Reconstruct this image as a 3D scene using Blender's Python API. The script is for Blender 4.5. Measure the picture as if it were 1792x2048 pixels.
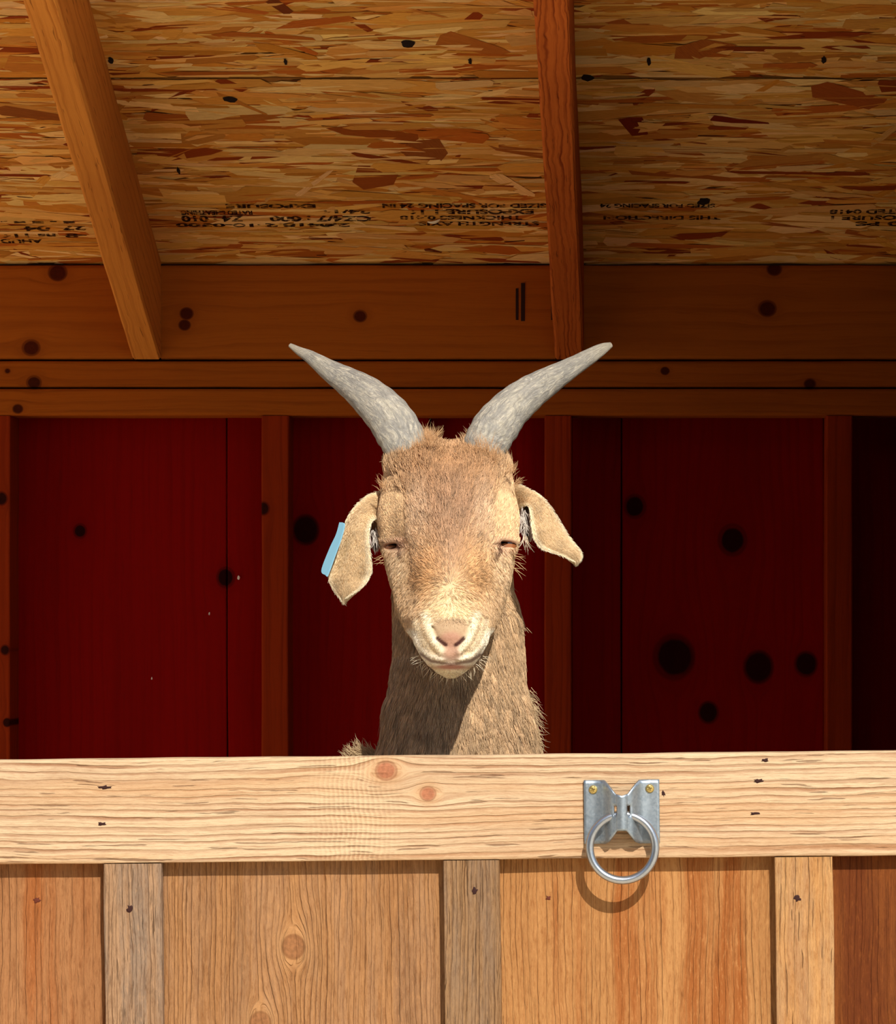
import bpy, bmesh, math, random
import numpy as np
from mathutils import Vector, noise as mnoise

# ------------------------------------------------------------------ scene, camera, light
scn = bpy.context.scene
for o in list(bpy.data.objects):
    bpy.data.objects.remove(o)
F, CX, CY, ZC = 8800.0, 1315.0, 1240.0, 0.95      # focal length and principal point for a 1792 x 2048 frame, camera height
cam_data = bpy.data.cameras.new('camera')
cam_data.sensor_fit = 'HORIZONTAL'
cam_data.sensor_width = 36.0
cam_data.lens = F / 1792.0 * 36.0
cam_data.shift_x = -(CX - 896.0) / 1792.0
cam_data.shift_y = (CY - 1024.0) / 1792.0
cam_data.clip_end = 200
cam = bpy.data.objects.new('camera', cam_data)
scn.collection.objects.link(cam)
cam.location = (0, 0, ZC)
cam.rotation_euler = (math.radians(90), 0, 0)
scn.camera = cam

SUN_DIR = Vector((-0.34, 1.0, -0.93)).normalized()
world = bpy.data.worlds.new('world')
scn.world = world
world.use_nodes = True
wn = world.node_tree
wn.nodes.clear()
w_out = wn.nodes.new('ShaderNodeOutputWorld')
w_bg = wn.nodes.new('ShaderNodeBackground')
w_sky = wn.nodes.new('ShaderNodeTexSky')
w_sky.sky_type = 'NISHITA'
w_sky.sun_disc = False
w_sky.sun_elevation = math.asin(-SUN_DIR.z)
w_sky.sun_rotation = math.atan2(-SUN_DIR.x, -SUN_DIR.y)
wn.links.new(w_sky.outputs[0], w_bg.inputs[0])
wn.links.new(w_bg.outputs[0], w_out.inputs[0])
w_bg.inputs[1].default_value = 0.11
sun_data = bpy.data.lights.new('sun', 'SUN')
sun_data.energy = 4.6
sun_data.color = (1.0, 0.95, 0.87)
sun_data.angle = math.radians(0.53)
sun = bpy.data.objects.new('sun', sun_data)
scn.collection.objects.link(sun)
sun.location = (2, -2, 5)
sun.rotation_euler = SUN_DIR.to_track_quat('-Z', 'Y').to_euler()

vs = scn.view_settings
vs.view_transform = 'Standard'
vs.look = 'None'
vs.exposure = 0.45
vs.gamma = 1.0
vs.use_curve_mapping = False

rng = np.random.default_rng(7)
random.seed(7)


def wx(px, d):
    return (px - CX) * d / F


def wz(py, d):
    return ZC + (CY - py) * d / F


def srgb(r, g, b):
    def f(c):
        c /= 255.0
        return c / 12.92 if c <= 0.04045 else ((c + 0.055) / 1.055) ** 2.4
    return (f(r), f(g), f(b), 1.0)


# ------------------------------------------------------------------ node helpers
class NB:
    def __init__(self, name):
        self.m = bpy.data.materials.new(name)
        self.m.use_nodes = True
        self.t = self.m.node_tree
        self.t.nodes.clear()
        self.out = self.t.nodes.new('ShaderNodeOutputMaterial')
        self.b = self.t.nodes.new('ShaderNodeBsdfPrincipled')
        self.t.links.new(self.b.outputs[0], self.out.inputs[0])

    def put(self, sock, v):
        if isinstance(v, bpy.types.NodeSocket):
            self.t.links.new(v, sock)
        else:
            sock.default_value = v

    def set(self, **kw):
        for k, v in kw.items():
            self.put(self.b.inputs[k.replace('_', ' ')], v)

    def m_(self, op, a, b=0.0, c=0.0, clamp=False):
        n = self.t.nodes.new('ShaderNodeMath')
        n.operation = op
        n.use_clamp = clamp
        for i, v in enumerate((a, b, c)):
            self.put(n.inputs[i], v)
        return n.outputs[0]

    def step(self, x, lo, hi):
        n = self.t.nodes.new('ShaderNodeMapRange')
        n.interpolation_type = 'SMOOTHSTEP'
        self.put(n.inputs[0], x)
        n.inputs[1].default_value = lo
        n.inputs[2].default_value = hi
        return n.outputs[0]

    def xyz(self, v):
        n = self.t.nodes.new('ShaderNodeSeparateXYZ')
        self.t.links.new(v, n.inputs[0])
        return n.outputs

    def vec(self, x, y, z):
        n = self.t.nodes.new('ShaderNodeCombineXYZ')
        for i, v in enumerate((x, y, z)):
            self.put(n.inputs[i], v)
        return n.outputs[0]

    def obj(self):
        return self.t.nodes.new('ShaderNodeTexCoord').outputs['Object']

    def uv(self):
        return self.t.nodes.new('ShaderNodeTexCoord').outputs['UV']

    def attr(self, name):
        n = self.t.nodes.new('ShaderNodeAttribute')
        n.attribute_name = name
        return n.outputs

    def rand(self):
        return self.t.nodes.new('ShaderNodeObjectInfo').outputs['Random']

    def noise(self, v, scale, detail=3.0, rough=0.55, dist=0.0):
        n = self.t.nodes.new('ShaderNodeTexNoise')
        self.t.links.new(v, n.inputs['Vector'])
        n.inputs['Scale'].default_value = scale
        n.inputs['Detail'].default_value = detail
        n.inputs['Roughness'].default_value = rough
        n.inputs['Distortion'].default_value = dist
        return n.outputs[0]

    def ramp(self, f, stops):
        n = self.t.nodes.new('ShaderNodeValToRGB')
        e = n.color_ramp.elements
        while len(e) < len(stops):
            e.new(0.5)
        for i, (p, c) in enumerate(stops):
            e[i].position = p
            e[i].color = c if len(c) == 4 else (*c, 1)
        self.put(n.inputs[0], f)
        return n.outputs[0]

    def mix(self, f, a, b, mode='MIX'):
        n = self.t.nodes.new('ShaderNodeMix')
        n.data_type = 'RGBA'
        n.blend_type = mode
        self.put(n.inputs[0], f)
        self.put(n.inputs[6], a)
        self.put(n.inputs[7], b)
        return n.outputs[2]

    def bump(self, h, strength, dist=0.001):
        n = self.t.nodes.new('ShaderNodeBump')
        n.inputs['Strength'].default_value = strength
        n.inputs['Distance'].default_value = dist
        self.t.links.new(h, n.inputs['Height'])
        self.t.links.new(n.outputs[0], self.b.inputs['Normal'])


def wood(name, axis, light, dark, freq=110.0, line=0.5, knots=(), streak=None, streak_amt=0.0, grey=0.0,
         fine=0.35, bump=0.5, rough=0.75, wander=0.012, knot_col=(70, 28, 10), ring_col=None, spec=0.15, hatch=None, crack=0.6, gain=1.0, speck=0.0):
    """Sawn softwood: growth lines that flow round the knots, fibre streaks, stains. axis = the direction of the grain."""
    N = NB(name)
    o = N.xyz(N.obj())
    if axis == 'x':
        a, c, d = o[0], o[2], o[1]
    elif axis == 'z':
        a, c, d = o[2], o[0], o[1]
    else:
        a, c, d = o[1], o[0], N.m_('ADD', o[2], N.m_('MULTIPLY', o[1], 0.33))
    seed = N.m_('MULTIPLY', N.rand(), 7.0)
    kd = None
    psi = c
    for (ka, kc, R) in knots:
        da = N.m_('MULTIPLY', N.m_('SUBTRACT', a, ka), 0.55)
        dc = N.m_('SUBTRACT', c, kc)
        r2 = N.m_('ADD', N.m_('MULTIPLY', da, da), N.m_('MULTIPLY', dc, dc))
        den = N.m_('MAXIMUM', r2, R * R * 0.7)
        psi = N.m_('SUBTRACT', psi, N.m_('DIVIDE', N.m_('MULTIPLY', dc, R * R), den))
        da2 = N.m_('MULTIPLY', N.m_('SUBTRACT', a, ka), 0.9)
        rr = N.m_('SQRT', N.m_('ADD', N.m_('MULTIPLY', da2, da2), N.m_('MULTIPLY', dc, dc)))
        q = N.m_('DIVIDE', rr, R)
        kd = q if kd is None else N.m_('MINIMUM', kd, q)
    low = N.noise(N.vec(N.m_('MULTIPLY', a, 2.2), N.m_('MULTIPLY', c, 9.0), N.m_('ADD', N.m_('MULTIPLY', d, 3.0), seed)), 1.0, 2.0)
    psi = N.m_('ADD', psi, N.m_('MULTIPLY', N.m_('SUBTRACT', low, 0.5), wander * 2))
    wav = N.noise(N.vec(N.m_('MULTIPLY', a, 16.0), N.m_('MULTIPLY', c, 40.0), seed), 1.0, 3.0)
    psi = N.m_('ADD', psi, N.m_('MULTIPLY', N.m_('SUBTRACT', wav, 0.5), wander * 0.55))
    dd = N.m_('ADD', psi, N.m_('MULTIPLY', d, 0.6))
    ph = N.m_('ADD', N.m_('MULTIPLY', dd, freq), N.m_('MULTIPLY', seed, 3.0))
    # irregular ring spacing
    irr = N.noise(N.vec(N.m_('MULTIPLY', a, 0.6), N.m_('MULTIPLY', dd, freq * 0.35), seed), 1.0, 2.0)
    saw = N.m_('FRACT', N.m_('ADD', ph, N.m_('MULTIPLY', irr, 2.6)))
    late = N.m_('MULTIPLY', N.step(saw, 0.45, 0.86), N.m_('SUBTRACT', 1.0, N.step(saw, 0.9, 1.0)))
    # lines fade in and out along the board
    fade = N.step(N.noise(N.vec(N.m_('MULTIPLY', a, 5.0), N.m_('MULTIPLY', dd, freq * 0.5), N.m_('ADD', seed, 3.3)), 1.0, 3.0), 0.3, 0.7)
    late = N.m_('MULTIPLY', late, N.m_('ADD', 0.25, N.m_('MULTIPLY', fade, 0.75)))
    col = N.mix(N.m_('MULTIPLY', late, line), light, dark)
    # fibres
    fib = N.noise(N.vec(N.m_('MULTIPLY', a, 9.0), N.m_('MULTIPLY', dd, 520.0), seed), 1.0, 4.0, 0.65)
    col = N.mix(N.m_('MULTIPLY', N.step(fib, 0.46, 0.72), fine), col, dark)
    big = N.noise(N.vec(N.m_('MULTIPLY', a, 3.0), N.m_('MULTIPLY', c, 12.0), N.m_('ADD', seed, 1.7)), 1.0, 4.0, 0.6)
    col = N.mix(N.m_('MULTIPLY', N.step(big, 0.45, 0.7), 0.5), col, N.mix(0.5, light, dark))
    if streak is not None:
        st = N.noise(N.vec(N.m_('MULTIPLY', a, 1.6), N.m_('MULTIPLY', N.m_('ADD', psi, 0.0), 26.0), N.m_('ADD', seed, 5.1)), 1.0, 4.0, 0.62)
        col = N.mix(N.m_('MULTIPLY', N.step(st, 0.43, 0.66), streak_amt), col, streak)
    if grey > 0:
        g = N.noise(N.vec(N.m_('MULTIPLY', a, 4.0), N.m_('MULTIPLY', c, 45.0), N.m_('ADD', seed, 8.1)), 1.0, 5.0, 0.7)
        col = N.mix(N.m_('MULTIPLY', N.step(g, 0.38, 0.62), grey), col, srgb(150, 128, 108))
        g2 = N.noise(N.vec(N.m_('MULTIPLY', a, 30.0), N.m_('MULTIPLY', c, 300.0), N.m_('ADD', seed, 2.1)), 1.0, 4.0, 0.7)
        col = N.mix(N.m_('MULTIPLY', N.step(g2, 0.54, 0.66), grey * 0.75), col, srgb(92, 70, 52))
    if speck > 0:              # torn, fuzzy saw grain: short light and dark flecks
        s1 = N.noise(N.vec(N.m_('MULTIPLY', a, 70.0), N.m_('MULTIPLY', dd, 420.0), N.m_('ADD', seed, 4.4)), 1.0, 4.0, 0.75)
        s2 = N.noise(N.vec(N.m_('MULTIPLY', a, 26.0), N.m_('MULTIPLY', c, 90.0), N.m_('ADD', seed, 6.4)), 1.0, 4.0, 0.7)
        col = N.mix(N.m_('MULTIPLY', N.step(s1, 0.5, 0.68), speck), col, dark)
        col = N.mix(N.m_('MULTIPLY', N.step(s1, 0.46, 0.34), speck * 0.8), col, tuple(min(1.0, v * 1.22) for v in light[:3]) + (1,))
        col = N.mix(N.m_('MULTIPLY', N.step(s2, 0.55, 0.72), speck * 0.6), col, dark)
        fib = N.m_('ADD', N.m_('MULTIPLY', fib, 0.6), N.m_('MULTIPLY', s1, 0.6))
    # small torn cracks, dark hairlines
    cr = N.noise(N.vec(N.m_('MULTIPLY', a, 14.0), N.m_('MULTIPLY', dd, 330.0), N.m_('ADD', seed, 9.0)), 1.0, 2.0, 0.5)
    crm = N.step(cr, 0.655, 0.70)
    col = N.mix(N.m_('MULTIPLY', crm, crack), col, N.mix(0.6, dark, (0.03, 0.012, 0.004, 1)))
    h = N.m_('ADD', N.m_('MULTIPLY', late, -0.6), N.m_('MULTIPLY', fib, 0.8))
    h = N.m_('SUBTRACT', h, N.m_('MULTIPLY', crm, crack))
    if hatch is not None:      # saw marks across the grain around one place
        ha, hc, hw = hatch
        near = N.m_('SUBTRACT', 1.0, N.step(N.m_('ABSOLUTE', N.m_('SUBTRACT', a, ha)), 0.0, hw))
        saw2 = N.m_('SINE', N.m_('MULTIPLY', N.m_('ADD', a, N.m_('MULTIPLY', big, 0.03)), 1150.0))
        col = N.mix(N.m_('MULTIPLY', N.m_('MULTIPLY', N.step(saw2, -0.6, 1.0), N.m_('MULTIPLY', near, N.step(fib, 0.35, 0.6))), 0.2), col, srgb(248, 222, 172))
        h = N.m_('ADD', h, N.m_('MULTIPLY', N.m_('MULTIPLY', saw2, near), 0.12))
    if kd is not None:
        halo = N.m_('SUBTRACT', 1.0, N.step(kd, 0.9, 2.4))
        rc = ring_col or tuple(0.5 * (x + y) for x, y in zip(light, dark))
        col = N.mix(N.m_('MULTIPLY', halo, 0.5), col, rc)
        kn = N.m_('SUBTRACT', 1.0, N.step(N.m_('ADD', kd, N.m_('MULTIPLY', N.m_('SUBTRACT', big, 0.5), 0.7)), 0.72, 1.0))
        ring = N.m_('SUBTRACT', N.m_('MULTIPLY', N.noise(N.vec(N.m_('MULTIPLY', a, 260.0), N.m_('MULTIPLY', c, 260.0), seed), 1.0, 3.0), 2.4), 1.0)
        rim_ = N.m_('MULTIPLY', N.step(kd, 0.74, 0.92), N.m_('SUBTRACT', 1.0, N.step(kd, 0.95, 1.12)))
        kc = N.mix(N.step(ring, -0.4, 0.8), srgb(*knot_col), srgb(*[min(255, int(k * 1.18 + 4)) for k in knot_col]))
        col = N.mix(N.m_('MULTIPLY', kn, 0.92), col, kc)
        col = N.mix(N.m_('MULTIPLY', rim_, 0.6), col, N.mix(0.55, dark, srgb(*knot_col)))
    if gain != 1.0:
        col = N.mix(1.0, col, (gain, gain, gain, 1), 'MULTIPLY')
    N.set(Base_Color=col, Roughness=rough, Specular_IOR_Level=spec)
    N.bump(h, bump, 0.0018)
    return N.m


def plain(name, col, rough=0.6, metal=0.0, spec=0.3, var=0.0, scale=200.0, bump=0.0):
    N = NB(name)
    o = N.obj()
    n = N.noise(o, scale, 4.0, 0.6)
    c2 = tuple(v * (1 - var) for v in col[:3]) + (1,)
    N.set(Base_Color=N.mix(n, col, c2), Roughness=rough, Metallic=metal, Specular_IOR_Level=spec)
    if bump:
        N.bump(n, bump, 0.001)
    return N.m


# ------------------------------------------------------------------ object helpers
def link(o, parent=None):
    scn.collection.objects.link(o)
    if parent is not None:
        o.parent = parent
    return o


def mesh_obj(name, verts, faces, mat, parent=None, smooth=False):
    me = bpy.data.meshes.new(name)
    me.from_pydata([tuple(v) for v in verts], [], [tuple(f) for f in faces])
    if mat is not None:
        for m in (mat if isinstance(mat, (list, tuple)) else [mat]):
            me.materials.append(m)
    if smooth:
        me.polygons.foreach_set('use_smooth', [True] * len(me.polygons))
    me.update()
    return link(bpy.data.objects.new(name, me), parent)


def empty(name, loc=(0, 0, 0), parent=None):
    o = bpy.data.objects.new(name, None)
    o.location = loc
    o.empty_display_size = 0.05
    return link(o, parent)


def tag(o, label=None, cat=None, group=None, kind=None):
    if label:
        o['label'] = label
    if cat:
        o['category'] = cat
    if group:
        o['group'] = group
    if kind:
        o['kind'] = kind
    return o


def board_data(axis, lo, hi, bev=0.002, segs=1, wob=0.0, seed=0):
    """Sawn board with eased arrises: a rounded rectangle swept along axis, edges slightly uneven."""
    ai = 'xyz'.index(axis)
    ui, vi = [i for i in range(3) if i != ai]
    if axis == 'y':
        ui, vi = 2, 0
    u0, u1, v0, v1 = lo[ui], hi[ui], lo[vi], hi[vi]
    b = min(bev, (u1 - u0) * 0.4, (v1 - v0) * 0.4)
    prof = []
    for (cu, cv, a0) in ((u1 - b, v1 - b, 0), (u0 + b, v1 - b, 90), (u0 + b, v0 + b, 180), (u1 - b, v0 + b, 270)):
        for k in range(3):
            t = math.radians(a0 + 45 * k)
            prof.append((cu + b * math.cos(t), cv + b * math.sin(t)))
    n = len(prof)
    V, Fc = [], []
    for s in range(segs + 1):
        t = s / segs
        p = lo[ai] + (hi[ai] - lo[ai]) * t
        for (u, v) in prof:
            q = [0, 0, 0]
            q[ai], q[ui], q[vi] = p, u, v
            if wob:
                q[ui] += wob * mnoise.noise(Vector((p * 9 + seed * 3.7, (1 if u > (u0 + u1) / 2 else 0) * 5.0, seed)))
                q[vi] += wob * 0.6 * mnoise.noise(Vector((p * 12 + seed * 1.7, (1 if v > (v0 + v1) / 2 else 0) * 5.0, seed + 9)))
            V.append(q)
    for s in range(segs):
        for k in range(n):
            a, c = s * n + k, s * n + (k + 1) % n
            Fc.append((a, c, c + n, a + n))
    Fc.append(tuple(range(n))[::-1])
    Fc.append(tuple(segs * n + k for k in range(n)))
    return V, Fc


def board(name, axis, lo, hi, mat, parent=None, bev=0.002, segs=1, wob=0.0, seed=0):
    V, Fc = board_data(axis, lo, hi, bev, segs, wob, seed)
    o = mesh_obj(name, V, Fc, mat, parent)
    bm = bmesh.new()
    bm.from_mesh(o.data)
    bmesh.ops.recalc_face_normals(bm, faces=bm.faces)
    bm.to_mesh(o.data)
    bm.free()
    return o


# ------------------------------------------------------------------ materials
KB = 6.33 / F
M = {}
M['ceil_base'] = plain('osb_base', srgb(160, 104, 40), 0.8, var=0.5, scale=90)
M['back_board'] = wood('back_board_wood', 'z', srgb(140, 8, 3), srgb(106, 4, 2), crack=0.15, freq=60, line=0.3, fine=0.2, bump=0.08,  # shadow red put into the colour: green and blue nearly removed
                       knots=[(wz(1062, 6.42), wx(160, 6.42), 0.010), (wz(1155, 6.42), wx(452, 6.42), 0.014),
                              (wz(1060, 6.42), wx(612, 6.42), 0.020), (wz(1013, 6.42), wx(1270, 6.42), 0.016),
                              (wz(1080, 6.42), wx(1465, 6.42), 0.021), (wz(1314, 6.42), wx(1348, 6.42), 0.030),
                              (wz(1334, 6.42), wx(1517, 6.42), 0.022), (wz(1328, 6.42), wx(1612, 6.42), 0.017),
                              (wz(1425, 6.42), wx(1417, 6.42), 0.015)], knot_col=(14, 4, 2), spec=0.05)
M['stud'] = wood('stud_wood', 'z', srgb(146, 48, 9), srgb(104, 26, 5), crack=0.15, freq=70, line=0.5, fine=0.3, bump=0.15, spec=0.05,
                 knots=[(wz(1017, 6.33), wx(527, 6.33), 0.009), (wz(997, 6.33), wx(3, 6.33), 0.009), (wz(1300, 6.33), wx(10, 6.33), 0.007),
                        (wz(1445, 6.33), wx(14, 6.33), 0.006)], knot_col=(24, 6, 3))
M['plate'] = wood('plate_wood', 'x', srgb(164, 86, 22), srgb(112, 46, 10), crack=0.15, freq=60, line=0.35, fine=0.25, bump=0.15, spec=0.05,
                  knots=[(wx(68, 6.33), wz(765, 6.33), 0.010), (wx(15, 6.33), wz(742, 6.33), 0.004), (wx(36, 6.33), wz(818, 6.33), 0.007),
                         (wx(1330, 6.33), wz(742, 6.33), 0.006), (wx(1620, 6.33), wz(768, 6.33), 0.008)], knot_col=(48, 10, 4))
M['blocking'] = wood('blocking_wood', 'x', srgb(170, 92, 26), srgb(112, 46, 12), crack=0.15, freq=45, line=0.3, fine=0.2, bump=0.12, spec=0.05,
                     knots=[(wx(119, 6.35), wz(547, 6.35), 0.0125), (wx(66, 6.35), wz(697, 6.35), 0.012), (wx(376, 6.35), wz(629, 6.35), 0.009),
                            (wx(372, 6.35), wz(652, 6.35), 0.008), (wx(722, 6.35), wz(634, 6.35), 0.009), (wx(1548, 6.35), wz(540, 6.35), 0.010),
                            (wx(1534, 6.35), wz(619, 6.35), 0.012)], knot_col=(56, 12, 4))
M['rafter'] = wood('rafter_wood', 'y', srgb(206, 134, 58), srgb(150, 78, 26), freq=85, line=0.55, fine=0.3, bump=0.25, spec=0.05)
M['rafter_shaded'] = wood('rafter_shaded_wood', 'y', srgb(186, 98, 40), srgb(112, 38, 14), freq=150, line=0.95, fine=0.3, bump=0.3, spec=0.05, wander=0.02)  # right rafter: closer grain, its shade put into a darker, redder colour
M['wall'] = wood('shed_wall_wood', 'z', srgb(140, 60, 26), srgb(84, 26, 10), freq=60, line=0.4, bump=0.1)

M['dark_wall'] = wood('stall_side_wood', 'z', srgb(84, 44, 26), srgb(48, 22, 12), freq=60, line=0.4, bump=0.1)  # unseen side wall, darkened to cut bounce on the right
M['shade_wall'] = wood('shade_wall_wood', 'z', srgb(74, 60, 50), srgb(48, 38, 32), freq=60, line=0.4, bump=0.1)
DX0, DZ0, DD = wx(896, 4.84), wz(1511, 4.84), 4.84      # door's own origin: middle of the top rail's upper edge, front face
KD = DD / F


def dl(px, py):
    return ((px - 896) * KD, -(py - 1511) * KD)


def dk(px, py, r, vertical=False):
    x, z = dl(px, py)
    return (z, x, r * KD) if vertical else (x, z, r * KD)


M['rail'] = wood('rail_pine', 'x', speck=0.22, gain=0.74, light=srgb(216, 188, 150), dark=srgb(138, 82, 46), freq=120, line=0.85, fine=0.5, bump=0.9, rough=0.8,
                 knots=[dk(772, 1540, 20), dk(855, 1587, 15)], knot_col=(150, 94, 66), ring_col=srgb(198, 150, 104), wander=0.010,
                 streak=srgb(196, 148, 100), streak_amt=0.45, hatch=(dl(705, 0)[0], 0, 0.07))
M['batten_grey'] = wood('batten_grey_wood', 'z', speck=0.5, gain=0.60, light=srgb(188, 148, 110), dark=srgb(120, 82, 52), freq=190, line=0.6, fine=0.6, bump=1.0, grey=0.75, rough=0.85)
M['batten_grey_pale'] = wood('batten_weathered_wood', 'z', speck=0.5, gain=0.52, light=srgb(182, 140, 96), dark=srgb(116, 76, 42), freq=210, line=0.6, fine=0.65, bump=1.0, grey=0.5, rough=0.85)
M['batten_tan'] = wood('batten_tan_wood', 'z', speck=0.5, gain=0.64, light=srgb(210, 160, 102), dark=srgb(150, 94, 46), freq=80, line=0.25, fine=0.55, bump=1.2, grey=0.3, rough=0.85,
                       streak=srgb(196, 128, 64), streak_amt=0.3)
M['panel_left'] = wood('panel_left_cedar', 'z', speck=0.5, gain=0.70, crack=0.22, light= srgb(172, 120, 76), dark=srgb(120, 68, 32), freq=110, line=0.3, fine=0.5, bump=1.2,
                       streak=srgb(156, 84, 32), streak_amt=0.7, rough=0.85)
M['panel_brown'] = wood('panel_brown_cedar', 'z', speck=0.5, gain=0.74, crack=0.22, light= srgb(174, 126, 80), dark=srgb(118, 70, 32), freq=170, line=0.5, fine=0.5, bump=1.2,
                        knots=[dk(580, 1893, 23, True), dk(512, 2046, 22, True)], knot_col=(132, 88, 54), ring_col=srgb(196, 146, 96),
                        streak=srgb(132, 88, 48), streak_amt=0.6, grey=0.2, rough=0.85)
M['panel_streaked'] = wood('panel_streaked_cedar', 'z', speck=0.5, gain=0.72, crack=0.22, light= srgb(188, 136, 82), dark=srgb(136, 78, 32), freq=130, line=0.3, fine=0.5, bump=1.2,
                           streak=srgb(150, 78, 26), streak_amt=0.8, rough=0.85)
M['panel_red'] = wood('panel_red_cedar', 'z', speck=0.5, gain=0.46, crack=0.22, light= srgb(158, 88, 36), dark=srgb(100, 46, 14), freq=120, line=0.5, fine=0.5, bump=0.95,
                      streak=srgb(116, 52, 14), streak_amt=0.7, rough=0.85)

# ------------------------------------------------------------------ ground and shed shell
XL, XR = -1.75, 0.365
gm = NB('pale_bounce_ground')
_o = gm.obj()
gm.set(Base_Color=gm.mix(gm.noise(_o, 3.0, 6.0), srgb(244, 226, 196), srgb(226, 202, 166)), Roughness=0.95)  # unseen ground, paled to bounce sun up into the shed
gm.bump(gm.noise(_o, 60.0, 6.0), 0.6, 0.01)
g = mesh_obj('ground', [(-250, -250, -0.012), (250, -250, -0.012), (250, 250, -0.012), (-250, 250, -0.012)], [(0, 1, 2, 3)], gm.m)
tag(g, 'unseen ground in front of the wooden shed, paled to bounce light', 'ground', kind='structure')

fm = NB('straw_bedding')
_o = fm.obj()
_s = fm.noise(fm.vec(fm.m_('MULTIPLY', fm.xyz(_o)[0], 90.0), fm.m_('MULTIPLY', fm.xyz(_o)[1], 30.0), 0.0), 1.0, 5.0)
fm.set(Base_Color=fm.mix(_s, srgb(240, 208, 150), srgb(206, 158, 92)), Roughness=0.9)
fm.bump(_s, 0.8, 0.006)
fl = mesh_obj('floor', *board_data('x', (XL, 4.86, -0.01), (XR, 6.45, 0.0)), fm.m)
tag(fl, 'straw covered floor inside the shed behind the half door', 'floor', kind='structure')

wall_back = tag(empty('wall_back', (-0.4, 6.42, 0)), 'dark red-brown board wall with studs behind the goat', 'wall', kind='structure')


def into(o, par):
    """Parent o to par, keeping o's mesh in place: mesh data stay in world coordinates."""
    o.parent = par
    o.matrix_parent_inverse = par.matrix_world.inverted() if par.location.length == 0 else __import__('mathutils').Matrix.Translation(-par.location)
    return o


TOPZ = wz(722, 6.33)
M['outer'] = plain('leak_sheet', srgb(120, 50, 24), 0.9, var=0.3)  # unseen sheet added behind the planks to stop light leaking in
into(board('leak_sheet', 'x', (XL - 0.02, 6.4625, -0.01), (XR + 0.02, 6.475, wz(520, 6.33) + 0.33 * (6.33 - 6.47) - 0.004), M['outer']), wall_back)
edges = [(-1300, -950, 0.01), (-950, -480, 0.0), (-480, -10, 0.0), (-10, 455, 0.0), (455, 860, -0.010), (860, 1243, 0.016), (1243, 1650, 0.0), (1650, 1870, 0.022), (1870, 2200, 0.0)]
for i, (a, b_, off) in enumerate(edges):
    o = board('plank', 'z', (max(XL, wx(a, 6.42) + 0.0008), 6.42 + off, 0.0), (min(XR, wx(b_, 6.42) - 0.0008), 6.44 + off, wz(826, 6.33)), M['back_board'], bev=0.002, segs=10, wob=0.002, seed=i)
    into(o, wall_back)
for i, (a, b_) in enumerate([(-1160, -1106), (-600, -546), (-34, 20), (523, 577), (1089, 1143), (1652, 1705)]):
    o = board('stud', 'z', (wx(a, 6.33), 6.33, 0.0), (wx(b_, 6.33), 6.4185, wz(831.5, 6.33)), M['stud'], bev=0.0025, segs=12, wob=0.0015, seed=20 + i)
    into(o, wall_back)
for i, (a, b_) in enumerate([(722, 774.5), (777.5, 831)]):
    o = board('top_plate', 'x', (XL, 6.33 - 0.002 * i, wz(b_, 6.33)), (XR, 6.4185, wz(a, 6.33)), M['plate'], bev=0.004, segs=30, wob=0.0012, seed=30 + i)
    into(o, wall_back)

# rafters, blocking, sheathing ------------------------------------------------
SL = 0.33


def ceil_z(d):
    return wz(520, 6.33) + SL * (6.33 - d)


def raf_z(d):
    return wz(718.5, 6.33) + SL * (6.33 - d)


ceiling = tag(empty('ceiling', (-0.4, 5.6, 2.0)), 'sloping strand board roof with rafters above the goat', 'ceiling', kind='structure')
raf_x = [(-1.38, -1.339), (wx(265, 6.33), wx(322, 6.33)), (wx(1110, 6.33), wx(1168, 6.33))]
for i, (x0, x1) in enumerate(raf_x):
    V, Fc = [], []
    segs = 40
    prof = []
    for s in range(segs + 1):
        d = 6.33 + (4.45 - 6.33) * s / segs
        b = 0.003
        w = 0.0012 * mnoise.noise(Vector((d * 6, i * 5.0, 0.3))) + 0.0008 * mnoise.noise(Vector((d * 22, i * 5.0, 0.3)))
        w2 = 0.0012 * mnoise.noise(Vector((d * 5, i * 5.0, 4.3)))
        zb, zt = raf_z(d) + w2 * 0.7, ceil_z(d) - 0.0005
        V += [(x0 + w, d, zt), (x0 + w, d, zb + b), (x0 + w + b, d, zb), (x1 + w2 - b, d, zb), (x1 + w2, d, zb + b), (x1 + w2, d, zt)]
    for s in range(segs):
        for k in range(6):
            a, c = s * 6 + k, s * 6 + (k + 1) % 6
            Fc.append((a, c, c + 6, a + 6))
    Fc.append((0, 1, 2, 3, 4, 5))
    Fc.append(tuple(segs * 6 + k for k in (5, 4, 3, 2, 1, 0)))
    o = mesh_obj('rafter', V, Fc, M['rafter_shaded'] if i == 2 else M['rafter'])
    into(o, ceiling)
    bm = bmesh.new(); bm.from_mesh(o.data); bmesh.ops.recalc_face_normals(bm, faces=bm.faces); bm.to_mesh(o.data); bm.free()
bx = [XL] + [v for r in raf_x for v in r] + [XR]
for i in range(0, len(bx), 2):
    o = board('blocking', 'x', (bx[i] - 0.0004, 6.3312, TOPZ + 0.0025), (bx[i + 1] + 0.0004, 6.376, wz(531, 6.34)), M['blocking'], bev=0.005, segs=10, wob=0.0012, seed=50 + i)
    into(o, ceiling)

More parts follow.
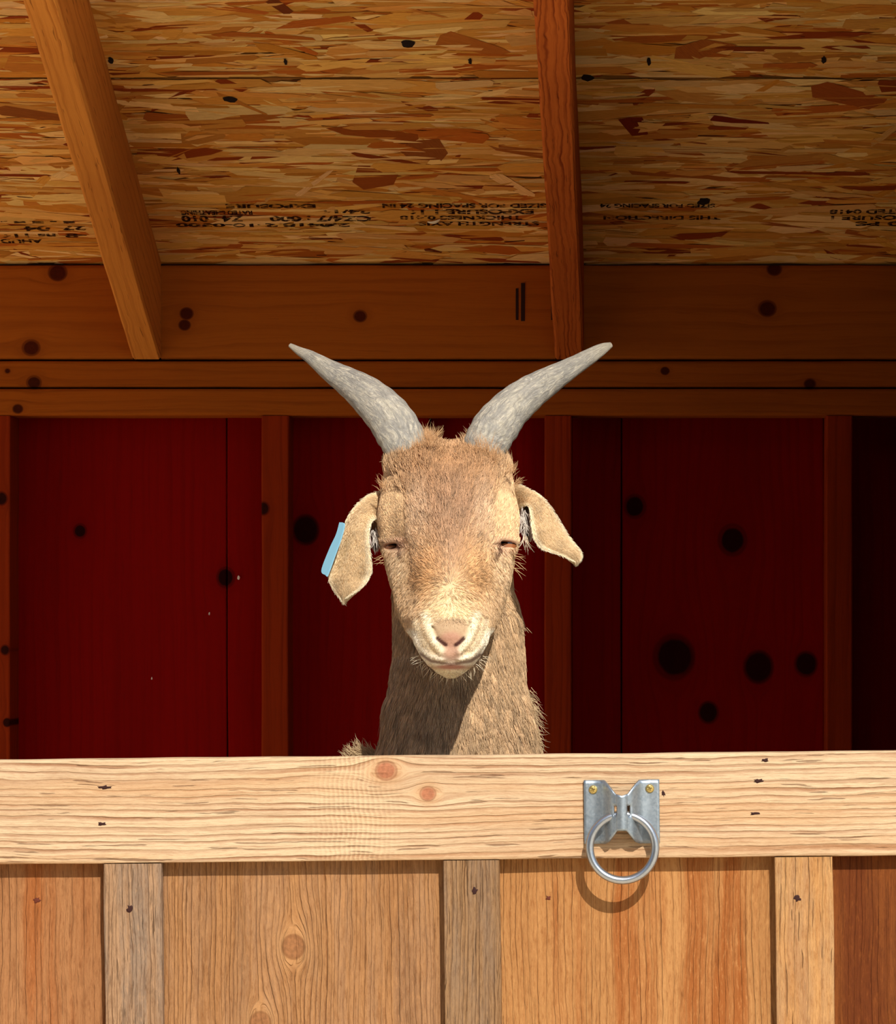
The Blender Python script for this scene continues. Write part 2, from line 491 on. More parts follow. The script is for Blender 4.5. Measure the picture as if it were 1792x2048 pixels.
# strand board: every visible flake is its own small leaf of wood; per panel they are one joined part
SN = math.sqrt(1 + SL * SL)
nb = Vector((0, -SL / SN, -1 / SN))            # downward normal of the sheathing
sm_ = NB('strand_wood')
_c = sm_.attr('tint')[0]
_u = sm_.xyz(sm_.uv())
_f = sm_.noise(sm_.vec(sm_.m_('MULTIPLY', _u[0], 1.2), sm_.m_('MULTIPLY', _u[1], 30.0), sm_.m_('MULTIPLY', _u[1], 3.0)), 1.0, 4.0, 0.65)
_col = sm_.mix(sm_.m_('MULTIPLY', sm_.step(_f, 0.35, 0.7), 0.6), _c, sm_.mix(1.0, _c, (0.55, 0.42, 0.3, 1), 'MULTIPLY'))
sm_.set(Base_Color=_col, Roughness=0.7, Specular_IOR_Level=0.15)
sm_.bump(_f, 0.4, 0.0008)
M['strand'] = sm_.m


def on_ceiling(px, py):
    zt = wz(520, 6.33) + SL * 6.33 - ZC
    d = zt / ((CY - py) / F + SL)
    return (px - CX) * d / F, (6.33 - d) * SN, d


# flakes that stand out: place in the photograph, length and width in pixels as seen, turn, colour
MARKED = [(1405, 95, 78, 74, 1.45, (176, 98, 40)), (750, 352, 96, 62, 0.04, (158, 80, 26)), (852, 300, 110, 52, -0.85, (160, 92, 36)), (745, 264, 190, 26, -0.2, (150, 76, 24)), (1270, 250, 90, 26, -0.95, (128, 44, 14)),
          (460, 236, 205, 20, 0.12, (170, 104, 40)), (560, 10, 75, 15, -0.75, (120, 60, 22)), (55, 225, 150, 26, -0.25, (160, 94, 36)), (60, 125, 110, 40, 0.0, (196, 130, 52)), (838, 208, 90, 14, -0.45, (150, 70, 22)), (945, 90, 160, 40, -0.4, (186, 116, 46)),
          (1690, 190, 170, 40, -0.4, (178, 96, 36)), (1480, 240, 120, 14, -0.2, (122, 40, 12)), (1060, 300, 190, 24, -0.3, (168, 96, 36)), (400, 270, 100, 34, 0.3, (214, 150, 66)), (640, 300, 160, 20, 0.08, (238, 196, 120)), (530, 305, 150, 12, 0.06, (240, 200, 128)),
          (865, 500, 40, 10, -0.4, (110, 48, 14)), (640, 475, 52, 8, -0.12, (104, 44, 12)), (1520, 470, 170, 26, 0.02, (212, 148, 66)), (1300, 450, 120, 10, 0.08, (214, 150, 70)), (1380, 345, 140, 16, 0.1, (226, 164, 80)), (1560, 320, 200, 24, 0.15, (220, 156, 70))]


def strand_sheet(name, s0, s1, x0, x1, n, parent, seed):
    """n flakes between slope distances s0..s1 (measured from d = 6.33 towards the front)."""
    r = np.random.default_rng(seed)
    V, Fc, tint, uvs = [], [], [], []
    pal = np.array([srgb(242, 190, 106), srgb(226, 164, 74), srgb(250, 212, 140), srgb(212, 142, 54), srgb(192, 108, 36), srgb(150, 66, 16)])[:, :3]
    marked = []
    for (px, py, lp, wp, th, c_) in MARKED:
        x_, s_, d_ = on_ceiling(px, py)
        if s0 < s_ < s1:
            marked.append((x_, s_, lp * d_ / F, wp * d_ / F * 1.9, th * 1.4, c_))
    for i in range(n + len(marked)):
        x, s = r.uniform(x0, x1), r.uniform(s0 + 0.004, s1 - 0.004)
        late = i / n
        kind = r.random()
        if kind < 0.62:
            L, W = r.uniform(0.04, 0.17), r.uniform(0.005, 0.018)
            th = r.normal(0, 0.09)
            col = pal[r.choice(6, p=[.28, .24, .2, .14, .09, .05])]
        elif kind < 0.86:
            L, W = r.uniform(0.07, 0.18), r.uniform(0.014, 0.040)
            th = r.normal(0, 0.16)
            col = pal[r.choice(6, p=[.3, .28, .18, .14, .07, .03])]
        elif kind < 0.945:
            L, W = r.uniform(0.05, 0.11), r.uniform(0.010, 0.024)
            th = r.uniform(-1.1, 1.1)
            col = pal[r.choice(6, p=[.2, .22, .1, .23, .15, .10])]
        else:
            L, W = r.uniform(0.012, 0.05), r.uniform(0.0012, 0.004)
            th = r.normal(0, 0.15)
            col = np.array(srgb(92, 38, 8)[:3])
        if i >= n:
            x, s, L, W, th, c_ = marked[i - n]
            col = np.array(srgb(*c_)[:3])
        col = col * r.uniform(0.8, 1.12) * np.array([1, r.uniform(0.92, 1.05), r.uniform(0.85, 1.1)])
        # irregular tapered outline
        e0, e1 = r.uniform(-0.5, 0.5, 2)
        t0, t1 = r.uniform(0.02, 0.30, 2)
        pts = [(-0.5, e0 * 0.6), (-0.5 + t0, -0.5), (0.5 - t1, -0.5 * r.uniform(0.5, 1)), (0.5, e1 * 0.6), (0.5 - t1 * r.uniform(0.3, 1.2), 0.5 * r.uniform(0.5, 1)), (-0.5 + t0 * r.uniform(0.3, 1.2), 0.5)]
        ct, st = math.cos(th), math.sin(th)
        h0 = 0.0004 + 0.0016 * late
        tl, tw = r.normal(0, 0.0003), r.normal(0, 0.0004)
        b = len(V)
        uo = r.uniform(0, 50)
        for (u, v) in pts:
            px, ps = x + u * L * ct - v * W * st, s + u * L * st + v * W * ct
            px = min(max(px, x0), x1)
            ps = min(max(ps, s0), s1)
            h = max(0.0002, h0 + tl * u + tw * v)
            V.append((px, 6.33 - ps / SN + nb.y * h, wz(520, 6.33) + SL * ps / SN + nb.z * h))
            uvs.append((u * L * 40 + uo, v * W * 40 + uo * 0.37))
        Fc.append(tuple(range(b, b + 6)))
        tint += [(*col, 1.0)] * 6
    o = mesh_obj(name, V, Fc, M['strand'])
    at = o.data.attributes.new('tint', 'FLOAT_COLOR', 'POINT')
    at.data.foreach_set('color', np.array(tint, np.float32).ravel())
    ul = o.data.uv_layers.new(name='UVMap')
    lv = np.empty(len(o.data.loops), np.int32)
    o.data.loops.foreach_get('vertex_index', lv)
    ul.data.foreach_set('uv', np.array(uvs, np.float32)[lv].ravel())
    tag(o, kind='stuff')
    into(o, parent)
    return o


def slope_box(name, s0, s1, x0, x1, mat, parent, thick=0.011, off=0.0):
    V = []
    for s in (s0, s1):
        for x in (x0, x1):
            for h in (off, off - thick):
                V.append((x, 6.33 - s / SN + nb.y * h, wz(520, 6.33) + SL * s / SN + nb.z * h))
    Fc = [(0, 2, 3, 1), (4, 5, 7, 6), (0, 1, 5, 4), (2, 6, 7, 3), (0, 4, 6, 2), (1, 3, 7, 5)]
    return into(mesh_obj(name, V, Fc, mat), parent)


S_SEAM = (6.33 - 5.75) * SN
panels = [(-0.012, S_SEAM - 0.0025, 6200), (S_SEAM + 0.0025, S_SEAM + 0.61, 6200), (S_SEAM + 0.613, S_SEAM + 1.38, 3000)]
for i, (s0, s1, n) in enumerate(panels):
    p = slope_box('sheathing_panel', s0, s1, XL, XR, M['ceil_base'], ceiling)
    o = strand_sheet('wood_strands', s0, s1, XL + 0.002, XR - 0.002, n, p, 100 + i)
    o.matrix_parent_inverse = __import__('mathutils').Matrix.Translation(-ceiling.location)
    o.parent = p
    o.matrix_parent_inverse.identity()

roof = slope_box('roof', -0.12, S_SEAM + 1.40, XL - 0.05, XR + 0.05, plain('roofing', srgb(90, 60, 50), 0.9), ceiling, thick=0.02, off=-0.0115)
roof.name = 'roof_covering'

# side walls, front posts and header (outside the frame, they shade and close the shed)
for nm, x0, x1 in (('wall_right', XR, XR + 0.02),):      # left bay invented open, to let light in from that side
    w = tag(empty(nm, (x0, 5.6, 0)), 'dark board side wall closing the stall beside the goat', 'wall', kind='structure')
    nseg = 8
    for k in range(nseg):
        d0, d1 = 4.84 + (6.44 - 4.84) * k / nseg, 4.84 + (6.44 - 4.84) * (k + 1) / nseg
        V = [(x, d, z) for d in (d0 + 0.001, d1 - 0.001) for x in (x0, x1) for z in (0.0, ceil_z(d) - 0.002)]
        into(mesh_obj('plank', V, [(0, 1, 3, 2), (4, 6, 7, 5), (0, 4, 5, 1), (2, 3, 7, 6), (0, 2, 6, 4), (1, 5, 7, 3)], M['dark_wall']), w)
DOOR_L, DOOR_R = -1.40, 0.285
# unseen dark wall added behind the camera to keep the back wall dim
SHADE_X0, SHADE_X1, SHADE_Y, SHADE_H = -12.0, 1.2, -2.6, 4.4
shade_wall = tag(empty('wall_shade', (SHADE_X0, SHADE_Y, 0)), 'unseen dark wall added behind the camera to cut light on the back wall', 'wall', kind='structure')
nb_ = int((SHADE_X1 - SHADE_X0) / 0.3)
for k in range(nb_):
    into(board('plank', 'z', (SHADE_X0 + k * 0.3 + 0.004, SHADE_Y - 0.03, -0.01), (SHADE_X0 + (k + 1) * 0.3 - 0.004, SHADE_Y, SHADE_H), M['shade_wall'], bev=0.003), shade_wall)
into(board('shade_wall_backing', 'z', (SHADE_X0, SHADE_Y - 3.0, -0.01), (SHADE_X1, SHADE_Y - 0.035, SHADE_H), M['shade_wall'], bev=0.003), shade_wall)
front = tag(empty('wall_front', (-0.4, 4.84, 0)), 'front framing of the shed around the stall opening', 'wall', kind='structure')
into(board('post', 'z', (DOOR_L - 0.10, 4.84, 0), (DOOR_L - 0.01, 4.93, 1.80), M['wall'], bev=0.003), front)
into(board('post', 'z', (DOOR_R + 0.01, 4.84, 0), (DOOR_R + 0.08, 4.93, 1.80), M['wall'], bev=0.003), front)
into(board('header', 'x', (XL, 4.84, 1.80), (XR, 4.88, raf_z(4.88)), M['wall'], bev=0.003), front)
into(board('side_panel', 'z', (XL, 4.85, 0), (DOOR_L - 0.10, 4.87, 0.80), M['wall']), front)

# ------------------------------------------------------------------ the half door
door = tag(empty('stall_half_door', (DX0, DD, DZ0)), 'wooden stall half door with pale pine top rail, vertical boards and battens', 'door', kind='thing')
door.rotation_euler = (0, math.radians(-0.58), 0)
HL, HR = DOOR_L - DX0, DOOR_R - DX0
RB = dl(0, 1720)[1]                             # lower edge of the top rail
DBOT = 0.07 - DZ0
REC = 0.019
board('top_rail', 'x', (HL, 0.0, RB), (HR, 0.030, 0.0), M['rail'], door, bev=0.0030, segs=120, wob=0.0012, seed=3)['label'] = 'pale pine top rail with brown grain lines and two knots'
board('bottom_rail', 'x', (HL, 0.0, DBOT), (HR, REC - 0.0003, DBOT + 0.115), M['rail'], door, bev=0.002, segs=30, wob=0.001, seed=4)
bat = [(204.5, 320.5, 'batten_grey', 'silver grey weathered batten'), (884.5, 997, 'batten_grey_pale', 'grey-brown batten with close grain'), (1547.5, 1664, 'batten_tan', 'tan rough sawn batten'),
       (-470, -356, 'batten_tan', None)]
for i, (a, b_, m, lab) in enumerate(bat):
    o = board('batten', 'z', (dl(a, 0)[0], 0.0008, DBOT + 0.116), (dl(b_, 0)[0], REC - 0.0003, RB - 0.0007), M[m], door, bev=0.0018, segs=70, wob=0.0011, seed=60 + i)
    if lab:
        o['label'] = lab
pl = [(-700, -412, 'panel_red', None), (-410.5, 261, 'panel_left', 'orange-tan cedar board with torn grain'), (262.5, 940, 'panel_brown', 'brown close-grained board with a knot'),
      (941.5, 1604, 'panel_streaked', 'tan board with orange-brown vertical streaks'), (1605.5, 2266, 'panel_red', 'deep red-brown board')]
for i, (a, b_, m, lab) in enumerate(pl):
    o = board('plank', 'z', (max(HL, dl(a, 0)[0]), REC, DBOT), (min(HR, dl(b_, 0)[0]), REC + 0.0107, RB + 0.0 - 0.0006), M[m], door, bev=0.001, segs=20, wob=0.0004, seed=80 + i)
    if lab:
        o['label'] = lab

M['dent'] = plain('nail_dent', srgb(52, 16, 8), 0.8, var=0.7, scale=700)
M['dent_rust'] = plain('nail_dent_rusty', srgb(96, 38, 14), 0.7, var=0.6, scale=900)


def dent(px, py, rx, ry, y, mat, seed, name='nail_dent'):
    """Torn nail hole: a small rim of lifted fibres round a dark sunken nail head."""
    r = np.random.default_rng(seed)
    cx, cz = dl(px, py)
    n = 14
    V = [(cx, y - 0.0006, cz)]
    ang = np.linspace(0, 2 * math.pi, n, endpoint=False)
    rad = 1 + r.uniform(-0.45, 0.35, n)
    for f, dy in ((0.55, -0.0004), (1.0, 0.0006)):
        for t, k in zip(ang, rad):
            V.append((cx + math.cos(t) * rx * KD * k * f, y + dy, cz + math.sin(t) * ry * KD * k * f))
    Fc = [(0, 1 + k, 1 + (k + 1) % n) for k in range(n)] + [(1 + k, 1 + n + k, 1 + n + (k + 1) % n, 1 + (k + 1) % n) for k in range(n)]
    mesh_obj(name, V, [f[::-1] for f in Fc], mat, door)


sd = 0
for (px, py, rx, ry) in [(208, 1568, 16, 4.5), (202, 1641, 12, 4.5), (1530, 1527, 10, 5), (1516, 1568, 11, 5), (1507, 1633, 12, 4), (1326, 1592, 5, 8)]:
    sd += 1
    dent(px, py, rx, ry, -0.0002, M['dent'], sd)
for (px, py, rx, ry) in [(256, 1812, 7, 11), (946, 1784, 8, 10), (1592, 1805, 8, 9)]:
    sd += 1
    dent(px, py, rx, ry, 0.0006, M['dent'], sd)
for (px, py, rx, ry) in [(66, 1794, 8, 7), (1093, 1800, 7, 6)]:
    sd += 1
    dent(px, py, rx, ry, REC - 0.0002, M['dent_rust'], sd)

# ring pull: folded galvanised plate with a raised middle, ring, two brass screws
N = NB('galvanised_steel')
_o = N.obj()
_v = N.t.nodes.new('ShaderNodeTexVoronoi')
N.t.links.new(_o, _v.inputs['Vector'])
_v.inputs['Scale'].default_value = 420.0
_n = N.noise(_o, 160.0, 5.0, 0.6)
N.set(Base_Color=N.mix(N.m_('MULTIPLY', N.xyz(_v.outputs['Color'])[0], 0.5), srgb(150, 160, 168), srgb(112, 126, 136)), Metallic=0.85,
      Roughness=N.m_('ADD', 0.32, N.m_('MULTIPLY', _n, 0.25)))
N.bump(_n, 0.15, 0.0004)
M['steel'] = N.m
M['ring_steel'] = plain('ring_steel', srgb(172, 178, 184), 0.3, metal=0.9, var=0.25, scale=300, bump=0.1)
M['brass'] = plain('brass_plated', srgb(206, 180, 110), 0.3, metal=0.9, var=0.25, scale=900)

us = [1167, 1172, 1185, 1200, 1208, 1216, 1222, 1227, 1231, 1233.5, 1236, 1240, 1243, 1246, 1250, 1252.5, 1255, 1259, 1264, 1270, 1278, 1286, 1300, 1313, 1318]
umid = 1242.7


def plate_out(u):
    t = abs(u - umid)
    h = 0.0022
    if t < 44:
        k = max(0.0, min(1.0, (44 - t) / 31))
        h += 0.0165 * (k * k * (3 - 2 * k))
    if t < 10:
        h += 0.004 * math.sqrt(max(0, 1 - (t / 10.5) ** 2))
    return h


def plate_top(u):
    t = abs(u - umid)
    if t > 34:
        return 1563
    if t > 12:
        return 1563 + (34 - t) / 22 * 27
    return 1590 + (12 - t) * 0.3


def plate_bot(u):
    t = abs(u - umid)
    if t > 30:
        return 1690.5
    if t > 9:
        return 1690.5 - (30 - t) / 21 * 27
    return 1663


V, Fc = [], []
nv = 16
for u in us:
    for k in range(nv + 1):
        py = plate_top(u) + (plate_bot(u) - plate_top(u)) * k / nv
        x, z = dl(u, py)
        V.append((x, -plate_out(u), z))
for i in range(len(us) - 1):
    for k in range(nv):
        um = (us[i] + us[i + 1]) / 2
        pm = plate_top(um) + (plate_bot(um) - plate_top(um)) * (k + 0.5) / nv
        if 9.5 < abs(um - umid) < 18 and 1612 < pm < 1634:
            continue                            # slot the ring passes through
        a = i * (nv + 1) + k
        Fc.append((a, a + 1, a + nv + 2, a + nv + 1))
pull = mesh_obj('ring_pull', V, Fc, M['steel'], door, smooth=True)
pull['label'] = 'galvanised steel pull plate with raised middle'
sol = pull.modifiers.new('thickness', 'SOLIDIFY')
sol.thickness = 0.0018
sol.offset = 0
rc = dl(1243.5, 1697)
V, Fc = [], []
R0, r0, n1, n2 = 65.5 * KD, 8.2 * KD, 64, 14
for i in range(n1):
    t = 2 * math.pi * i / n1
    for k in range(n2):
        p = 2 * math.pi * k / n2
        rr = R0 + r0 * math.cos(p)
        x, z = rr * math.sin(t), rr * math.cos(t)
        # flattened where the bar was bent; the ring leans out at the bottom
        y = -0.0145 - r0 * math.sin(p) + (z / R0) * 0.0012
        V.append((rc[0] + x, y, rc[1] + z))
for i in range(n1):
    for k in range(n2):
        a, b_ = i * n2 + k, i * n2 + (k + 1) % n2
        c, d_ = ((i + 1) % n1) * n2 + (k + 1) % n2, ((i + 1) % n1) * n2 + k
        Fc.append((a, b_, c, d_))
ring = mesh_obj('ring', V, [f[::-1] for f in Fc], M['ring_steel'], pull, smooth=True)
ring['label'] = 'bright steel ring'
for j, (px, py) in enumerate([(1185.5, 1582), (1299, 1581)]):
    cx, cz = dl(px, py)
    V, Fc = [], []
    n = 24
    rad = 8.6 * KD
    for (f, dy) in ((1.0, -0.0028), (1.0, -0.0040), (0.8, -0.0052), (0.45, -0.0056), (0.30, -0.0056), (0.24, -0.0044)):
        for k in range(n):
            t = 2 * math.pi * k / n + 0.3
            ff = f
            if f <= 0.45:                        # cross recess
                ff = f * (1.25 if k % 6 in (0, 1, 5) else 0.55)
            V.append((cx + rad * ff * math.cos(t), dy, cz + rad * ff * math.sin(t)))
    for s in range(5):
        for k in range(n):
            a, c = s * n + k, s * n + (k + 1) % n
            Fc.append((a, c, c + n, a + n))
    Fc.append(tuple(5 * n + k for k in range(n)))
    o = mesh_obj('screw', V, Fc, M['brass'], pull)
    o['label'] = 'brass plated screw head'

# ------------------------------------------------------------------ the goat
K = 5.0 / F                                     # metres per photo pixel at 5 m
DIRB = np.array([-0.40, 0.9165, 0.0])           # direction of the trunk, chest to rump


def UVW(px, py, d):
    s = d / 5.0
    return np.array([CX + (px - CX) * s, CY + (py - CY) * s, (d - 5.0) / K])


def world_of(q):
    q = np.asarray(q, float)
    return np.stack([(q[..., 0] - CX) * K, 5.0 + q[..., 2] * K, ZC + (CY - q[..., 1]) * K], -1)


def axis_pts(lo, f0, f1, hi, fine, coarse):
    a = np.arange(lo, f0, coarse)
    b_ = np.arange(f0, f1, fine)
    c = np.arange(f1, hi + coarse, coarse)
    return np.concatenate([a, b_, c]).astype(np.float32)


FINE, COARSE = 3.3, 13.0
gU = axis_pts(-60, 735, 1085, 1160, FINE, COARSE)
gV = axis_pts(780, 876, 1530, 2960, FINE, COARSE)
gW = axis_pts(-230, -185, 300, 2000, FINE, COARSE)


def smin(a, b_, k):
    h = np.maximum(k - np.abs(a - b_), 0) / k
    return np.minimum(a, b_) - h * h * k * 0.25


def smax(a, b_, k):
    return -smin(-a, -b_, k)


def loft(U, Vv, W, keys, n):
    """keys: (py, cx, half width, centre depth, half depth) in photo pixels / metres -> rounded column along V."""
    kk = []
    for (py, cx, w, d, hd) in keys:
        s = d / 5.0
        kk.append((CY + (py - CY) * s, CX + (cx - CX) * s, w * s, (d - 5.0) / K, hd))
    kk = np.array(sorted(kk))
    v = Vv.ravel()
    fi = [np.interp(v, kk[:, 0], kk[:, i]).astype(np.float32).reshape(Vv.shape) for i in range(1, 5)]
    # ends
    over = np.maximum(np.maximum(kk[0, 0] - Vv, Vv - kk[-1, 0]), 0)
    q = (np.abs((U - fi[0]) / fi[1]) ** n + np.abs((W - fi[2]) / fi[3]) ** n) ** (1.0 / n)
    body = (q - 1) * np.minimum(fi[1], fi[3])
    return np.where(over > 0, np.sqrt(np.maximum(body, 0) ** 2 + over ** 2) + 0.01, body)


def cone(U, Vv, W, a, b_, ra, rb, sq=(1, 1, 1)):
    a, b_ = np.asarray(a, np.float32), np.asarray(b_, np.float32)
    ab = b_ - a
    t = ((U - a[0]) * ab[0] + (Vv - a[1]) * ab[1] + (W - a[2]) * ab[2]) / max(1e-6, float(ab @ ab))
    t = np.clip(t, 0, 1)
    return np.sqrt((U - a[0] - t * ab[0]) ** 2 + (Vv - a[1] - t * ab[1]) ** 2 + (W - a[2] - t * ab[2]) ** 2) - (ra + (rb - ra) * t)


def ell(U, Vv, W, c, r):
    q = np.sqrt(((U - c[0]) / r[0]) ** 2 + ((Vv - c[1]) / r[1]) ** 2 + ((W - c[2]) / r[2]) ** 2)
    return (q - 1) * min(r)


def uvw_m(x, d, z):
    return np.array([CX + x / K, CY + (ZC - z) / K, (d - 5.0) / K])


CHEST = np.array([-0.245, 5.20, 0.60])
SIDE = np.array([0.9165, 0.40, 0.0])


def bp(along, side, z):
    p = CHEST + DIRB * along + SIDE * side
    return uvw_m(p[0], p[1], z)


NECK = [(965, 900, 40, 5.145, 40), (990, 901, 74, 5.150, 76), (1025, 903, 96, 5.156, 100), (1060, 905, 108, 5.162, 114), (1170, 906, 116, 5.165, 122), (1230, 914, 124, 5.165, 126), (1300, 917.5, 127, 5.163, 130),
        (1350, 916, 131, 5.16, 134), (1400, 916, 138, 5.158, 140), (1450, 918, 144, 5.157, 148), (1512, 920, 151, 5.158, 156),
        (1600, 922, 165, 5.17, 170), (1700, 922, 180, 5.19, 190)]
BRIDGE = [(899, 900, 70, 5.160, 120), (930, 897, 98, 5.116, 122), (975, 897, 110, 5.085, 122), (1020, 899, 108, 5.065, 122), (1060, 900, 100, 5.049, 118),
          (1100, 901, 88, 5.034, 112), (1140, 901, 79, 5.016, 108), (1180, 901, 73, 4.996, 102), (1220, 901, 68, 4.974, 96), (1250, 901, 62, 4.956, 84), (1272, 901, 44, 4.945, 70)]
SKULL = [(892, 897, 50, 5.125, 60), (906, 894, 92, 5.12, 84), (925, 893, 114, 5.115, 104), (960, 896, 126, 5.11, 116), (1000, 896, 133, 5.105, 122), (1045, 897, 133, 5.10, 124),
         (1085, 898, 128, 5.095, 122), (1125, 899, 122, 5.09, 116), (1165, 900, 112, 5.08, 100)]
CHEEK = [(1040, 899, 118, 5.10, 110), (1085, 898, 124, 5.085, 112), (1123, 899, 122, 5.07, 112), (1160, 900.5, 117, 5.052, 110), (1200, 900.5, 110, 5.034, 104), (1235, 900, 100, 5.016, 96),
         (1262, 900, 88, 5.0, 82), (1285, 901, 70, 4.988, 62)]
MUZZLE = [(1200, 901, 52, 4.972, 62), (1228, 901, 74, 4.962, 84), (1255, 901.5, 78, 4.953, 86), (1285, 901.5, 74, 4.948, 82), (1311, 901.5, 61, 4.945, 74), (1330, 901.5, 46, 4.945, 60),
          (1345, 901.5, 28, 4.945, 42), (1354, 901.5, 12, 4.947, 20)]
EYES = [UVW(787, 1092, 5.062), UVW(1014, 1088, 5.062)]


def chain(U, Vv, W, pts, r):
    out = None
    for i in range(len(pts) - 1):
        ra = r[i] if isinstance(r, (list, tuple)) else r
        rb = r[i + 1] if isinstance(r, (list, tuple)) else r
        c = cone(U, Vv, W, pts[i], pts[i + 1], ra, rb)
        out = c if out is None else np.minimum(out, c)
    return out


def body_field():
    U, Vv, W = np.meshgrid(gU, gV, gW, indexing='ij', sparse=True)
    shape = (len(gU), len(gV), len(gW))
    Uf, Vf, Wf = (np.broadcast_to(a, shape) for a in (U, Vv, W))
    f = np.full(shape, 1e3, np.float32)

    def box(lo, hi):
        return tuple(slice(max(0, np.searchsorted(g_, lo[i]) - 1), np.searchsorted(g_, hi[i]) + 1) for i, g_ in enumerate((gU, gV, gW)))

    def sub(sl):
        return gU[sl[0]][:, None, None], gV[sl[1]][None, :, None], gW[sl[2]][None, None, :]

    def add(sl, fn, k):
        u, v, w = sub(sl)
        sh = (u.shape[0], v.shape[1], w.shape[2])
        f[sl] = smin(f[sl], np.broadcast_to(fn(np.broadcast_to(u, sh), np.broadcast_to(v, sh), np.broadcast_to(w, sh)), sh), k)

    def cut(sl, fn, k):
        u, v, w = sub(sl)
        sh = (u.shape[0], v.shape[1], w.shape[2])
        f[sl] = smax(f[sl], -fn(np.broadcast_to(u, sh), np.broadcast_to(v, sh), np.broadcast_to(w, sh)), k)

    m = 1 / K
    low = box((-100, 1200, -300), (1200, 3000, 2100))
    # trunk: chest, barrel, loin, rump, as fat tapering capsules along the back
    for (a0, z0, r0_, a1, z1, r1_, k) in [(0.02, 0.565, 0.125, 0.22, 0.58, 0.172, 60), (0.10, 0.63, 0.115, 0.34, 0.63, 0.132, 50), (0.20, 0.555, 0.170, 0.45, 0.55, 0.172, 60),
                                          (0.45, 0.575, 0.155, 0.64, 0.585, 0.140, 60), (0.58, 0.60, 0.11, 0.68, 0.58, 0.11, 50)]:
        add(low, lambda u, v, w, A=bp(a0, 0, z0), B=bp(a1, 0, z1), ra=r0_ * m, rb=r1_ * m: cone(u, v, w, A, B, ra, rb), k)
    # point of the shoulder beside the neck
    add(low, lambda u, v, w: cone(u, v, w, UVW(745, 1600, 5.20), UVW(790, 1700, 5.20), 58, 90), 60)
    # neck down into the chest
    add(low, lambda u, v, w: cone(u, v, w, bp(-0.02, 0, 0.74), bp(0.05, 0, 0.60), 0.10 * m, 0.125 * m), 60)
    for s in (-1, 1):
        # fore leg: shoulder, elbow, knee, fetlock, hoof top
        L = [bp(0.06, s * 0.10, 0.56), bp(0.10, s * 0.10, 0.43), bp(0.075, s * 0.085, 0.25), bp(0.08, s * 0.083, 0.085), bp(0.060, s * 0.083, 0.045)]
        R_ = [0.070, 0.046, 0.027, 0.021, 0.022]
        for i in range(4):
            add(low, lambda u, v, w, A=L[i], B=L[i + 1], ra=R_[i] * m, rb=R_[i + 1] * m: cone(u, v, w, A, B, ra, rb), 25 if i < 2 else 14)
        add(low, lambda u, v, w, A=L[2]: cone(u, v, w, A, A + 0.1, 0.030 * m, 0.030 * m), 12)
        # hind leg: hip, stifle (forward), hock (back), fetlock, hoof top
        L = [bp(0.60, s * 0.085, 0.60), bp(0.53, s * 0.10, 0.44), bp(0.665, s * 0.09, 0.275), bp(0.635, s * 0.088, 0.085), bp(0.612, s * 0.088, 0.045)]
        R_ = [0.105, 0.066, 0.028, 0.021, 0.022]
        for i in range(4):
            add(low, lambda u, v, w, A=L[i], B=L[i + 1], ra=R_[i] * m, rb=R_[i + 1] * m: cone(u, v, w, A, B, ra, rb), 30 if i < 2 else 14)
    # tail
    add(low, lambda u, v, w: cone(u, v, w, bp(0.76, 0, 0.63), bp(0.85, 0, 0.60), 0.026 * m, 0.014 * m), 18)

    nk = box((700, 1000, -60), (1200, 1800, 500))
    add(nk, lambda u, v, w: loft(u, v, w, NECK, 2.3), 40)
    hd = box((730, 800, -235), (1090, 1420, 420))
    u, v, w = sub(hd)
    sh = (u.shape[0], v.shape[1], w.shape[2])
    u, v, w = (np.broadcast_to(a, sh) for a in (u, v, w))
    h = loft(u, v, w, SKULL, 2.4)
    h = smin(h, loft(u, v, w, CHEEK, 2.3), 26)
    h = smin(h, loft(u, v, w, BRIDGE, 2.2), 40)
    mz = loft(u, v, w, MUZZLE, 2.2)
    # eyelids and brows
    for i, s in enumerate((-1, 1)):
        E = EYES[i]
        mz_ = ell(u, v, w, E + np.array([s * -5, -2, 6]), (27, 24, 26))
        h = smin(h, mz_, 14)
        B = UVW(897 + s * 111, 1040, 5.075)
        h = smin(h, ell(u, v, w, B, (28, 46, 40)), 26)
    # jaw underside back to the throat
    h = smin(h, cone(u, v, w, UVW(901, 1322, 4.965), UVW(903, 1250, 5.10), 26, 70), 24)
    h = smin(h, mz, 26)
    # nostril wings
    for s in (-1, 1):
        c0 = 901.5
        for pts in ([UVW(c0 + s * 68, 1262, 4.936), UVW(c0 + s * 60, 1288, 4.926), UVW(c0 + s * 40, 1312, 4.912), UVW(c0 + s * 18, 1320, 4.906)],
                    [UVW(c0 + s * 62, 1240, 4.932), UVW(c0 + s * 54, 1270, 4.922), UVW(c0 + s * 38, 1296, 4.910)]):
            h = smin(h, chain(u, v, w, pts, [3, 5, 4.5, 3][:len(pts)]), 10)
        wing = chain(u, v, w, [UVW(c0 + s * 46, 1232, 4.922), UVW(c0 + s * 41, 1262, 4.911), UVW(c0 + s * 31, 1284, 4.904), UVW(c0 + s * 17, 1303, 4.902)], [6, 8, 7, 4])
        h = smin(h, wing, 13)
    # nose pad
    h = smin(h, ell(u, v, w, UVW(901.5, 1262, 4.916), (33, 30, 24)), 9)

    def carve(h_, pts, r, k):
        return smax(h_, -chain(u, v, w, pts, r), k)
